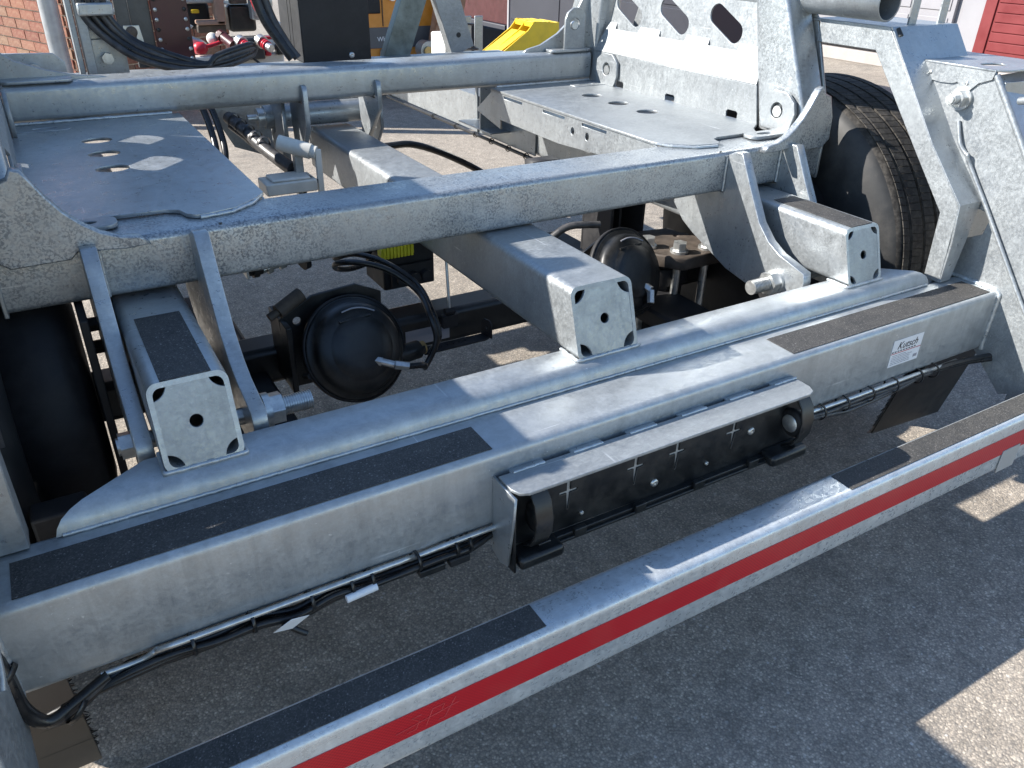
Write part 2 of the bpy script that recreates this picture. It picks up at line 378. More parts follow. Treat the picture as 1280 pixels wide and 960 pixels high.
# --- channel (folded plate behind the rear beam)
prof = [(.118, .662), (.121, .676), (.127, .688), (.137, .696), (.150, .700), (.218, .700), (.2225, .697), (.224, .690), (.224, .600), (.216, .600), (.216, .690), (.150, .690), (.137, .684), (.128, .662)]
b = MB(); rings = []
for sx, ln in ((-1, 1), (1, 1)):
    ring_ = []
    for y, z in prof:
        xe = 1.13 - max(0, y - .118) * (1.55 if sx < 0 else 1.2)
        ring_.append((sx * xe, y, z))
    rings.append(ring_)
b.ring(rings); b.add(rings[0], [tuple(range(len(prof)))]); b.add(rings[1], [tuple(range(len(prof)))])
ch = shade(b.build('folded_channel', GB, T), 40)
weld('weld_bead', [(-1.12, .118, .663), (1.12, .118, .663)], .0035, ch)

# --- box stubs
def slant_tube(cx, w_, z0, z1, yf0, yf1, yb, r, wall=.009):
    b = MB(); o = rrect(cx - w_ / 2, cx + w_ / 2, z0, z1, r, 6); i = rrect(cx - w_ / 2 + wall, cx + w_ / 2 - wall, z0 + wall, z1 - wall, r - wall * .6, 6)
    yy = lambda z: yf0 + (yf1 - yf0) * (z - z0) / (z1 - z0)
    b.ring([[(x, yb, z) for x, z in i], [(x, yb, z) for x, z in o], [(x, yy(z), z) for x, z in o], [(x, yy(z), z) for x, z in i]], closed=True)
    return b
def end_cap(cx, w_, z0, z1, yf0, yf1, parent, rr):
    H = math.hypot(z1 - z0, yf1 - yf0); a = w_ / 2 - .004; h = H / 2 - .004; c = rr; P = []
    def arc(px, py, s0):
        return [(px + c * math.cos(math.radians(s0 + t)), py + c * math.sin(math.radians(s0 + t))) for t in range(0, 91, 10)]
    # concave corners, counter-clockwise
    P += list(reversed(arc(a, h, 180))) + list(reversed(arc(-a, h, 270))) + list(reversed(arc(-a, -h, 0))) + list(reversed(arc(a, -h, 90)))
    fr = frame((1, 0, 0), (0, yf1 - yf0, z1 - z0), (cx, (yf0 + yf1) / 2 + .005, (z0 + z1) / 2))
    return plate('end_cap', P, [circ(0, 0, .0125, 20)], .008, fr, GCAP, parent)
for cx, w_, yb, z1, m_ in ((-.88, .136, 1.9, .852, G), (0, .166, 1.98, .858, GL), (.878, .136, 3.4, .852, G)):
    s_ = shade(slant_tube(cx, w_, .699, z1, .150, .203, yb, .019).build('box_stub' if cx else 'centre_box_beam', m_, T))
    end_cap(cx, w_, .699, z1, .150, .203, s_, .036 if cx == 0 else .030)
    weld('weld_bead', [(cx - w_ / 2 - .001, .222, .702), (cx - w_ / 2 - .002, .152, .703), (cx + w_ / 2 + .002, .152, .703), (cx + w_ / 2 + .001, .222, .702)], .0045, s_)
    if cx: plate('grip_tape', [(cx - .042, .205), (cx + .042, .205), (cx + .042, .482), (cx - .042, .482)], [], .0016, XY(z1 + .001), TAPE, s_, None, .0004)

# --- middle beam
mb = shade(rhs_x(-1.13, 1.13, .59, .742, .862, .98, .014).build('middle_beam', GM, T))
for sx in (-1, 1):
    MB().box(*sorted((sx * 1.128, sx * 1.137)), .585, .747, .857, .985).build('beam_end_plate', G, mb, .002)
    MB().cyl((sx * .71, .60, .9805), (sx * .71, .60, .9812), .004).build('vent_hole', INK, mb)

# --- struts and pivots
sp = [(.585, .972), (.56, .985), (.536, .985), (.515, .95), (.481, .892), (.431, .812), (.385, .770), (.339, .746), (.245, .722), (.239, .698), (.238, .640), (.26, .606), (.30, .606), (.348, .620), (.435, .625), (.53, .642), (.62, .678), (.69, .705), (.743, .732), (.79, .775), (.81, .859), (.586, .859)]
for sx in (-1, 1):
    for xa in (.746, .968):
        X = xa * sx + (-.016 if sx < 0 and xa < .9 else 0)
        s_ = plate('pivot_strut', sp, [], .030, YZ(X), G, T, None, .002)
        weld('weld_bead', [(X - sx * .019, .587, .866), (X - sx * .019, .587, .965)], .004, s_)
    # pivot bolt through both struts, threaded end towards the trailer centre
    y, z = .335, .668
    bo = MB().cyl((sx * .635, y, z), (sx * 1.01, y, z), .0175).build('pivot_bolt', GZ, T)
    b = MB()
    for k in range(12): b.cyl((sx * (.6355 + k * .0050), y, z), (sx * (.6355 + k * .0050 + .0022), y, z), .0205)
    b.build('thread', GZ, bo)
    MB().hexa((sx * .697, y, z), (sx * .722, y, z), .034).build('nut', GZ, bo, .002)
    MB().cyl((sx * .722, y, z), (sx * .7355, y, z), .036, n=28).build('washer', GZ, bo, .0015)
    MB().hexa((sx * .98, y, z), (sx * 1.005, y, z), .027).build('bolt_head', GZ, bo, .002)
    for (yy, zz) in ((.62, .80), (.66, .73)):
        MB().hexa((sx * .979, yy, zz), (sx * 1.005, yy, zz), .016).build('bolt_head', BLKM, T, .001)

# --- far beam
fb = shade(rhs_x(-1.045, 1.045, 1.73, 1.875, .992, 1.102, .022).build('front_beam', G, T))
# hanging hooks on far beam with roller
for hx in (-.165, .105):
    h = plate('hook_bracket', ([(1.727, 1.048), (1.714, 1.046), (1.708, 1.03), (1.706, .94), (1.712, .90), (1.80, .79), (1.86, .80), (1.88, .985), (1.727, .985)] if hx < 0 else [(1.727, 1.048), (1.714, 1.046), (1.708, 1.03), (1.706, .955), (1.72, .94), (1.84, .82), (1.88, .83), (1.90, .985), (1.727, .985)]), [], .018, YZ(hx), G, T, None, .002)
    plate('side_cheek', [(1.82, .985), (1.95, .985), (2.02, .90), (1.98, .78), (1.90, .76), (1.82, .86)], [circ(1.95, .87, .018)], .012, YZ(hx + (-.05 if hx < 0 else .05)), GL, T)
MB().cyl((-.25, 1.97, .905), (.17, 1.97, .905), .042, n=28).build('roller', G, T)
MB().cyl((-.275, 1.97, .905), (-.25, 1.97, .905), .034, n=24).cyl((-.31, 1.97, .905), (-.275, 1.97, .905), .014).build('roller_pin', GZ, T, .002)

# --- side decks, cheeks and posts (mirrored)
def mir(P, sx): return [(p[0] * sx, p[1]) for p in (P if sx > 0 else P[::-1])]
YC = 1.165
for sx in (-1, 1):
    deckP = [(.578, 1.732), (.578, .752), (.60, .72), (.66, .668), (.72, .652), (.745, .650), (.762, .664), (.772, .70), (.80, .716), (.97, .72), (1.0, .76), (1.056, .80), (1.056, 1.732)]
    holes = [mir(circ(.852, y, .041, 28, .036), sx) for y in (1.113, 1.278, 1.443)]
    dk = plate('side_deck', mir(deckP, sx), holes, .009, XY(.986), G if sx < 0 else GL, T)
    weld('weld_bead', [(sx * .585, .745, .985), (sx * .615, .70, .984), (sx * .67, .658, .984), (sx * .74, .646, .984)], .0045, dk)
    weld('weld_bead', [(sx * .60, 1.727, .994), (sx * 1.04, 1.727, .994)], .005, dk)
    # lip below the inner edge with tab slots
    H = [[(y0, .964), (y0 + .14, .964), (y0 + .14, .976), (y0, .976)] for y0 in (1.50, 1.22, .98)]
    H += [circ(1.17, .938, .0115, 16, .014), circ(1.085, .936, .0115, 16, .014)]
    plate('deck_lip', [(.735, .955), (.735, .98), (1.735, .98), (1.735, .885), (1.25, .880), (1.0, .895)], H, .006, YZ(sx * .583), G, T)
    # cheek: upright, tilted and upper panels
    sl = .46                                              # lean of the posts
    ya = lambda z: .80 + (z - .99) * .25; yb = lambda z: 1.745 - (z - .99) * .2
    def panel(name, x0, z0, x1, z1, holes2=None, notch=None, th=.007):
        ln = math.hypot(x1 - x0, z1 - z0)
        ux = (0, 1, 0); fr = frame(ux, (sx * (x1 - x0), 0, z1 - z0), (sx * x0, 0, z0))
        P = [(ya(z0), 0), (yb(z0), 0)]
        top = [(yb(z1), ln)]
        if notch:
            for (c0, c1) in sorted(notch, reverse=True): top += [(c1, ln), (c1 - .004, ln - .024), (c0 + .004, ln - .024), (c0, ln)]
        top += [(ya(z1), ln)]
        return plate(name, P + top, holes2 or [], th, fr, GC, T)
    panel('cheek_lower', 1.058, .988, 1.058, 1.106, [[(y, .001), (y + .055, .001), (y + .055, .020), (y + .048, .026), (y + .007, .026), (y, .020)] for y in (.89, 1.21, 1.515)])
    cs = (1.06, 1.325, 1.59)
    panel('cheek_tilted', 1.058, 1.108, 1.108, 1.212, None, [(c - .088, c + .062) for c in cs])
    panel('cheek_upper', 1.106, 1.175, 1.155, 1.69, [slot(c, .092, .112, .034, math.radians(26)) for c in cs])
    plate('cheek_rib', [(ya(1.3), 0), (yb(1.3), 0), (yb(1.3), .04), (ya(1.3), .04)], [], .006, frame((0, 1, 0), (sx * .3, 0, 1), (sx * 1.150, 0, 1.315)), G, T) if False else None
    # posts
    for nm, f, far in (('corner_post', lambda y: y, 0), ('corner_post', lambda y: 2 * YC - y, 1)):
        b = MB(); rings = []
        for z, a0, a1 in (((.978, .592, .80), (1.69, .918, .985)) if not far else ((.978, .30, .592), (1.69, .60, .66))):
            rings.append([(sx * p[0], f(p[1]), z) for p in rrect(1.062, 1.168, a0, a1, .012, 4)])
        b.ring(rings); k = len(rings[0]); b.add(rings[1], [tuple(range(k))]); b.add(rings[0], [tuple(range(k))])
        po = shade(b.build(nm, G, T))
        # outer stiffener plate
        P = [(.588, .93), (.60, .90), (.70, .90), (.72, 1.0), (.79, 1.30), (.77, 1.33), (.755, 1.33), (.735, 1.31)]
        plate('post_flange', [(f(a), c) for a, c in P], [], .010, YZ(sx * 1.178), GL, T, None, .003)
        # lug with hole and pin on the inner face
        L = [(.655, .992), (.642, 1.05), (.652, 1.082), (.685, 1.106), (.745, 1.106), (.778, 1.08), (.782, 1.03), (.765, .992)]
        lg = plate('lug', [(f(a), c) for a, c in L], [circ(f(.714), 1.05, .026, 22)], .012, YZ(sx * 1.046), GL, T, None, .002)
        MB().cyl((sx * 1.056, f(.714), 1.047), (sx * 1.042, f(.714), 1.047), .017).build('pin', GZ, lg, .002)
        plate('eye_plate', [(sx * a, f(c)) for a, c in rrect(.90, 1.05, .652, .712, .022)], [[(sx * a, f(c)) for a, c in circ(.968, .682, .034, 20, .014)]], .010, XY(.988), GL, T, None, .002)
    # gusset with the hollow curved edge, on the rear face; and its twin at the far beam
    GP = [(.86, .972), (.872, .985), (.905, .990), (.94, 1.004), (.969, 1.026), (.995, 1.052), (1.018, 1.085), (1.036, 1.118), (1.046, 1.134), (1.058, 1.138), (1.066, 1.122), (1.098, 1.110), (1.122, 1.05), (1.128, .985), (1.10, .962), (1.0, .964), (.985, .978), (.90, .970)]
    gs = plate('gusset', mir(GP, sx), [], .024, XZ(.576), GM, T, None, .003)
    GP2 = [(.76, 1.10), (.78, 1.112), (.84, 1.125), (.92, 1.165), (1.0, 1.23), (1.04, 1.30), (1.08, 1.40), (1.16, 1.40), (1.16, 1.10)]
    if sx < 0: GP2 = [(a, 1.10 + (c - 1.10) * .45) for a, c in GP2]
    plate('far_gusset', mir(GP2, sx), [], .014, XZ(1.80), G, T, None, .002)
    if sx > 0:
     lg = plate('far_lug', mir([(.925, 1.105), (.925, 1.22), (.935, 1.245), (.96, 1.262), (.99, 1.262), (1.015, 1.24), (1.02, 1.105)], sx), [mir(circ(.968, 1.205, .024), sx)], .012, XZ(1.752), GL, T, None, .002)
     MB().cyl((sx * .968, 1.76, 1.20), (sx * .968, 1.744, 1.20), .015).build('pin', GZ, lg)
    plate('far_foot', mir(rrect(.86, 1.05, 1.735, 1.80, .02), sx), [], .010, XY(1.108), G, T, None, .002)

# --- mudguard support legs and side plates (mirrored)
for sx in (-1, 1):
    LP = [(.715, 1.31), (.47, 1.31), (.254, 1.032), (.122, .888), (.112, .664), (.160, .664), (.168, .857), (.306, 1.018), (.500, 1.248), (.715, 1.248)]
    leg = plate('mudguard_leg', LP, [], .006, YZ(sx * 1.17), GL, T, None, .0015)
    # sloping front flange, wider at the top
    def strip(name, pts, m_, th=.006):
        b = MB(); A = [(sx * x0, y, z) for x0, x1, y, z in pts]; B = [(sx * x1, y, z) for x0, x1, y, z in pts]
        n = len(pts)
        A2 = [(x, y + th, z) for x, y, z in A]; B2 = [(x, y + th, z) for x, y, z in B]
        b.add(A + B + A2 + B2, [(i, i + 1, n + i + 1, n + i) for i in range(n - 1)] + [(2 * n + i, 3 * n + i, 3 * n + i + 1, 2 * n + i + 1) for i in range(n - 1)] + [(i, 2 * n + i, 2 * n + i + 1, i + 1) for i in range(n - 1)] + [(n + i, n + i + 1, 3 * n + i + 1, 3 * n + i) for i in range(n - 1)] + [(0, n, 3 * n, 2 * n), (n - 1, 3 * n - 1, 4 * n - 1, 2 * n - 1)])
        return b.build(name, m_, T, .001)
    strip('front_flange', [(1.168, 1.47, .462, 1.312), (1.168, 1.47, .435, 1.275), (1.168, 1.47, .40, 1.228), (1.168, 1.27, .396, 1.224), (1.168, 1.27, .25, 1.034), (1.168, 1.268, .118, .890), (1.168, 1.235, .108, .780), (1.168, 1.215, .108, .664)], G)
    MB().box(*sorted((sx * 1.168, sx * 1.47)), .462, .75, 1.304, 1.311).build('arm_top', G, T, .002)
    MB().cyl((sx * 1.188, .46, 1.306), (sx * 1.188, .444, 1.288), .008).build('drain_hole', INK, T)
    pb = MB(); n = 36; r0, r1 = .049, .044
    if sx > 0: pb.lathe((sx * 1.155, .48, 1.372), (0, 1, 0), [(0, r1), (0, r0), (.9, r0), (.9, r1), (0, r1)], n).build('side_pipe', GL, T)
    for xx in ((1.29, 1.43) if sx > 0 else ()):
        MB().box(*sorted((sx * xx, sx * (xx + .035))), .50, .506, 1.30, 1.62).build('flat_upright', GL, T, .001)
    # side plate with folded front
    before = set(COL.objects)
    SP = [(.421, 1.222), (.187, 1.222), (.187, 1.205), (.051, 1.042), (-.06, .90), (-.20, .72), (-.268, .50), (-.268, .262), (-.13, .262), (-.13, .385), (-.105, .372), (.010, .478), (.135, .478), (.135, .664), (.150, .700), (.158, .76), (.085, .800), (.075, .862), (.121, .868)]
    sp_ = plate('side_plate', SP, [], .007, YZ(sx * 1.271), GL, T, None, .0015)
    weld('weld_bead', [(sx * 1.266, -.016, .48), (sx * 1.266, -.016, .655), (sx * 1.266, .0, .664), (sx * 1.266, .135, .664)], .0065, sp_)
    b = MB(); Q = [(.187, 1.215), (.051, 1.042), (-.06, .90), (-.20, .72), (-.268, .50)]
    b.add([(sx * 1.272, y, z) for y, z in Q] + [(sx * 1.56, y + .035, z) for y, z in Q], [(i, i + 1, 5 + i + 1, 5 + i) for i in range(4)])
    o = b.build('folded_front', G, T); s2 = o.modifiers.new('solid', 'SOLIDIFY'); s2.thickness = .006
    MB().tube([(sx * 1.273, y, z) for y, z in Q], .009, 10, 3).build('fold_edge', GL, T)
    # top cap with scalloped overhang
    plate('top_cap', mir([(1.262, .424), (1.262, .19), (1.30, .165), (1.56, .165), (1.56, .47), (1.30, .47)], sx), [mir(circ(1.36, .255, .045, 20, .028), sx)], .006, XY(1.227), G, T)
    OV = [(.424, 1.229), (.424, 1.186), (.335, 1.178), (.30, 1.180), (.285, 1.186), (.262, 1.168), (.245, 1.168), (.225, 1.190), (.19, 1.205), (.187, 1.229)]
    ov = plate('cap_skirt', OV, [], .004, YZ(sx * 1.264), GL, T, None, .001)
    for y, z in ((.372, 1.200), (.256, 1.186), (.248, .990), (.166, .895)):
        rv = MB().lathe((sx * 1.267, y, z), (-sx, 0, 0), [(0, .0075), (.004, .007), (.008, .004), (.009, 0)], 16); rv.build('rivet', GZ, sp_)
    pv = MB().cyl((sx * 1.268, .262, 1.145), (sx * 1.258, .262, 1.145), .032, n=28).build('washer', GZ, T, .002)
    MB().hexa((sx * 1.258, .262, 1.145), (sx * 1.236, .262, 1.145), .025).build('nut', GZ, pv, .002)
    MB().cyl((sx * 1.236, .262, 1.145), (sx * 1.215, .262, 1.145), .0155).cyl((sx * 1.215, .262, 1.145), (sx * 1.210, .262, 1.145), .012).build('bolt_end', GZ, pv, .001)
    MB().tube([(sx * 1.262, .249, 1.086), (sx * 1.256, .222, 1.03), (sx * 1.256, .196, 1.006), (sx * 1.25, .188, 1.006), (sx * 1.252, .183, .992), (sx * 1.258, .166, .966), (sx * 1.258, .078, .858), (sx * 1.258, -.085, .652), (sx * 1.262, -.12, .61)], .0055, 10, 5).build('bent_rod', GL, T)
    MB().cyl((sx * 1.262, .10, 1.165), (sx * 1.20, -.12, 1.21), .010).build('side_rail_rod', GL, T)
    if sx < 0:                                            # the left plate sits a little further in
        for o in set(COL.objects) - before:
            if o.parent == T: o.location.x += .036
    # lower box floor of the side plate next to the beam
    MB().box(*sorted((sx * 1.17, sx * 1.27)), .136, .152, .58, .89).build('leg_foot', G, T, .002)  # made taller to keep sun off the bumper tape
    # dark opening behind the notch
    MB().box(*sorted((sx * 1.28, sx * 1.50)), .16, .166, .70, 1.2).build('inner_web', G, T, .001)

# --- bumper
bp = shade(rhs_x(-1.45, 1.45, -.262, -.176, .262, .4255, .016).build('bumper', GBB, T))
for x0, x1 in ((-1.33, -.412), (.427, 1.33)):
    plate('grip_tape', [(x0, -.248), (x1, -.248), (x1, -.189), (x0, -.189)], [], .0016, XY(.4266), TAPE, bp, None, .0004)
plate('red_strip', [(-1.40, .322), (1.40, .322), (1.40, .381), (-1.40, .381)], [], .0012, XZ(-.2628), RED, bp, None, .0003)
plate('white_plate', [(1.055, .262), (1.135, .262), (1.135, .332), (1.055, .332)], [], .0012, XZ(-.2642), PLATEG, bp, 'small white identification label below the red strip')
b = MB(); [b.box(1.062 + k * .007, 1.066 + k * .007, -.2653, -.2648, .322, .326) for k in range(5)]; b.build('small_print', INK, bp)
# ECE approval mark outlines on the reflective strip
DR = plain('strip_mark', (.55, .05, .05), .4, 0, .1, 20, 0)
for x in (-.63, ):
    text('approval_mark', '104R', .030, frame((1, 0, 0), (0, 0, 1), (x, -.2636, .341)), DR, bp, .3) if False else None
    b = MB(); y = -.2638
    for A in ([(-.70, .335), (-.683, .335), (-.676, .352), (-.690, .366), (-.672, .366)], [(-.664, .333), (-.650, .368), (-.628, .368), (-.634, .352), (-.652, .350)], [(-.640, .333), (-.628, .333), (-.606, .372)], [(-.72, .344), (-.60, .356)]):
        b.tube([(x_, y, z_) for x_, z_ in A], .0009, 5, 1)
    b.build('strip_mark', DR, bp)

# --- step plate and number-plate carrier
sp2 = [(-.388, -.029), (-.388, -.074), (-.380, -.092), (-.362, -.100), (.400, -.100), (.417, -.093), (.426, -.074), (.426, -.029)]
s_ = plate('step_plate', sp2[::-1], [], .007, XY(.610), GL, T, None, .0012)
for k in range(6):
    MB().box(-.36 + k * .143, -.28 + k * .143, -.032, -.013, .600, .6115).build('weld_pad', G, s_, .003)
    weld('weld_bead', [(-.358 + k * .143, -.030, .613), (-.285 + k * .143, -.030, .613)], .0035, s_)
plate('back_flange', [(-.388, .425), (.43, .44), (.43, .607), (-.388, .607)], [], .006, XZ(-.036), G, T)
# carrier panel with cross shaped cut-outs
def cross(cx, cz):
    a, h, wd, l = .0055, .040, .023, .006
    return [(cx - a, cz + h), (cx + a, cz + h), (cx + a, cz + .008 + l / 2), (cx + wd, cz + .008 + l / 2), (cx + wd, cz + .008 - l), (cx + a, cz + .008 - l), (cx + .002, cz - h), (cx - .002, cz - h), (cx - a, cz + .008 - l), (cx - wd, cz + .008 - l), (cx - wd, cz + .008 + l / 2), (cx - a, cz + .008 + l / 2)][::-1]
cp = plate('plate_carrier', [(-.360, .450), (-.32, .443), (.40, .436), (.445, .445), (.445, .600), (-.360, .600)], [cross(x, .529) for x in (-.236, -.062, .054, .224)], .004, XZ(-.049), BLK, T)
MB().box(-.355, .44, -.0466, -.0455, .47, .58).build('plate_backing', PLATEG, cp)
b = MB(); b.box(-.36, .43, -.067, -.050, .428, .440).box(-.36, .43, -.075, -.067, .425, .433)
for x in (-.32, -.23, -.07, .10, .27): b.box(x, x + .03, -.077, -.065, .430, .450)
b.build('lower_ledge', BLK, cp, .002)
for x, z in ((-.300, .523), (-.004, .474), (.281, .521), (-.20, .468), (.150, .474)):
    big = x in (-.300, -.004, .281)
    MB().lathe((x, -.0515, z), (0, -1, 0), [(0, .010 if big else .005), (.004, .009 if big else .0045), (.005, .003), (.003, 0)], 18).build('screw', GZ, cp)
b = MB()
for x, z in ((-.30, .500), (-.28, .495), (-.302, .480)): b.box(x - .006, x + .006, -.053, -.0512, z, z + .003)
b.build('slot_marks', GREYINK, cp)
plate('end_bracket', [(-.05, .415), (-.016, .425), (-.016, .606), (-.098, .606), (-.094, .55), (-.076, .425)], [], .006, YZ(-.392), G, T)
plate('side_wing', [(-.090, .415), (-.045, .408), (-.036, .45), (-.036, .598), (-.082, .598)], [circ(-.058, .45, .003, 10), circ(-.058, .52, .003, 10)], .005, YZ(-.384), BLK, T)
def lamp(cx, nm='plate_lamp'):
    # bowed cover: a hollow strap arching out from the carrier, lens disc inside
    outer = [(-.052, .603), (-.078, .598), (-.100, .575), (-.110, .540), (-.107, .500), (-.090, .466), (-.062, .448)]
    inner = [(-.062, .455), (-.086, .472), (-.101, .503), (-.104, .539), (-.095, .570), (-.076, .590), (-.052, .596)]
    b = MB(); b.prism(outer + inner, lambda y, z: (cx - .020, y, z), lambda y, z: (cx + .020, y, z))
    o = b.build(nm, BLK, T, .002)
    MB().lathe((cx - (.002 if cx < 0 else .012), -.074, .522), (-1, 0, 0), [(-.012, .034), (0, .036), (.006, .030), (.008, 0)], 28).build('lamp_body', BLKM, o)
    MB().lathe((cx - (.010 if cx < 0 else .020), -.074, .522), (-1, 0, 0), [(0, .022), (.002, .020), (.003, .0)], 20).build('lens', GZ if cx > 0 else BLK, o)
    return o
lamp(-.330); lamp(.405)
MB().box(-.375, -.27, -.100, -.047, .418, .446).build('lamp_base', BLK, T, .008)
MB().box(.33, .45, -.096, -.047, .420, .452).build('lamp_base', BLK, T, .010)

# --- conduit rod, cable ties and cable bundles under the rear beam
rod = MB().tube([(-1.12, -.012, .468), (-1.06, -.014, .470), (-1.03, -.022, .487), (-1.0, -.024, .487), (-.60, -.024, .487), (-.58, -.018, .480), (-.54, -.018, .48), (-.50, -.024, .487), (-.38, -.024, .487)], .0055, 10, 3).build('conduit_rod', GZ, T)
rod2 = MB().tube([(.53, -.020, .480), (.70, -.026, .483), (.98, -.026, .483), (1.02, -.020, .474), (1.16, -.012, .466)], .0055, 10, 3).build('conduit_rod', GZ, T)
random.seed(3)
for j in range(6):
    P = [(-1.24, -.02, .60 - j * .001), (-1.232, -.030 - j * .006, .54), (-1.228, -.034 - .006 * j, .48), (-1.205, -.036 - .004 * j, .435 + .004 * j), (-1.17, -.03, .433 + .006 * j), (-1.11, -.016, .462 + .002 * j)]
    if j < 3: MB().tube(P, .0095, 10, 6).build('cable', HOSE2 if j == 1 else HOSE, T)
for j in range(5):
    P = [(-1.21, -.015, .424), (-1.15, -.02, .442)]
    x = -1.08
    while x < -.38:
        P.append((x, -.030 + random.uniform(-.005, .005) + j * .007, .466 - (j % 3) * .006 + random.uniform(-.005, .003) - (.0022 * j + .004 if x > -.72 else .012 if -.86 < x < -.75 else 0))); x += .07
    P.append((-.37, -.005, .460)); MB().tube(P, .0062 + .0008 * (j % 2), 8, 5).build('cable', HOSE, T)
for j in range(8):
    P = [(.45, -.005, .468 - j * .002)]
    dr = (.2 + .14 * j)
    for x, dz in ((.52, -.004), (.60, -.012), (.68, -.022), (.76, -.024), (.84, -.018), (.92, -.008), (.98, -.002), (1.03, .002)):
        P.append((x, -.020 + (j % 3) * .009 + random.uniform(-.004, .004), .466 + dz * dr + random.uniform(-.003, .003)))
    MB().tube(P, .0052 if j % 2 else .0068, 8, 5).build('cable', HOSE if j % 3 else HOSE2, T)
MB().tube([(1.03, -.012, .463), (1.10, -.02, .468), (1.18, -.03, .470), (1.265, -.045, .470), (1.33, -.09, .490)], .0085, 10, 6).build('cable', HOSE, T)
MB().tube([(1.03, -.004, .457), (1.12, -.012, .455), (1.20, -.03, .460), (1.265, -.050, .462), (1.34, -.08, .47)], .0075, 10, 6).build('cable', HOSE, T)
for x in (-1.155, ): pass
for x in (-.98, -.88, -.775, -.70, -.66, -.565, -.485, -.455, .57, .66, .76, .86, .965, 1.035):
    MB().lathe((x, -.018, .470), (1, .08, 0), [(-.003, .0225), (.003, .0225), (.003, .020), (-.003, .020), (-.003, .0225)], 16).build('cable_tie', HOSE, T)
for (x, y, z) in ((-1.236, -.028, .545), (-1.165, -.03, .432), (-1.245, -.03, .622)):
    MB().lathe((x, y, z), (.6, -.2, -.6), [(-.004, .024), (.004, .024), (.004, .020), (-.004, .020)], 16).build('cable_tie', HOSE, T)
lab = plate('paper_tag', [(-.032, -.006), (.0, -.016), (.034, .010), (.004, .018)], [], .001, frame((.86, -.1, .1), (-.1, -.3, .9), (-.82, -.046, .456)), WHITE, T, 'white paper tag tied to the cable bundle', .0002)
MB().cyl((-.715, -.042, .462), (-.655, -.040, .464), .0075, n=12).build('cable_sleeve', WHITE, T)
MB().tube([(-.83, -.03, .45), (-.81, -.04, .432), (-.795, -.045, .42)], .006, 8, 4).build('cable', HOSE, T)
MB().box(-.50, -.455, -.036, -.014, .434, .452).build('connector', BLKM, T, .003); MB().box(-.565, -.510, -.036, -.014, .436, .452).build('connector', BLK, T, .002)

# --- mud flaps with bristle edge
for sx in (-1, 1):
    A = [(1.185, .10, .46), (1.185, .187, .086), (1.555, .187, .062), (1.555, .10, .46)] if sx > 0 else [(1.185, .10, .46), (1.187, .197, .040), (1.555, .197, .030), (1.555, .10, .46)]
    b = MB(); q = [(sx * x, y, z) for x, y, z in A]; q2 = [(x, y + .008, z + .002) for x, y, z in q]
    b.add(q + q2, [(0, 1, 2, 3), (4, 7, 6, 5), (0, 4, 5, 1), (1, 5, 6, 2), (2, 6, 7, 3), (3, 7, 4, 0)])
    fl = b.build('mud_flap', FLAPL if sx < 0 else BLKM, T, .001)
    if sx < 0: MB().add([(-1.187, .1555, .218), (-1.55, .1555, .218), (-1.55, .1560, .2155), (-1.187, .1560, .2155)], [(0, 1, 2, 3)]).build('crease', INK, fl)
    if sx < 0: MB().add([(-1.187, .1755, .130), (-1.55, .1755, .130), (-1.55, .1760, .1285), (-1.187, .1760, .1285)], [(0, 1, 2, 3)]).build('crease', INK, fl)
    b = MB()
    for k in range(120 if sx > 0 else 46):
        t_ = k / (120 if sx > 0 else 46); y = .104 + .087 * t_; z = .46 - .374 * t_
        b.cyl((sx * 1.187, y, z), (sx * ((1.168 if sx > 0 else 1.181) + random.uniform(-.006, .004)), y + random.uniform(-.004, .004), z + random.uniform(-.012, .006)), .0020, .0008, 4, False)
    o = b.build('bristles', HOSE, fl); o['kind'] = 'stuff'

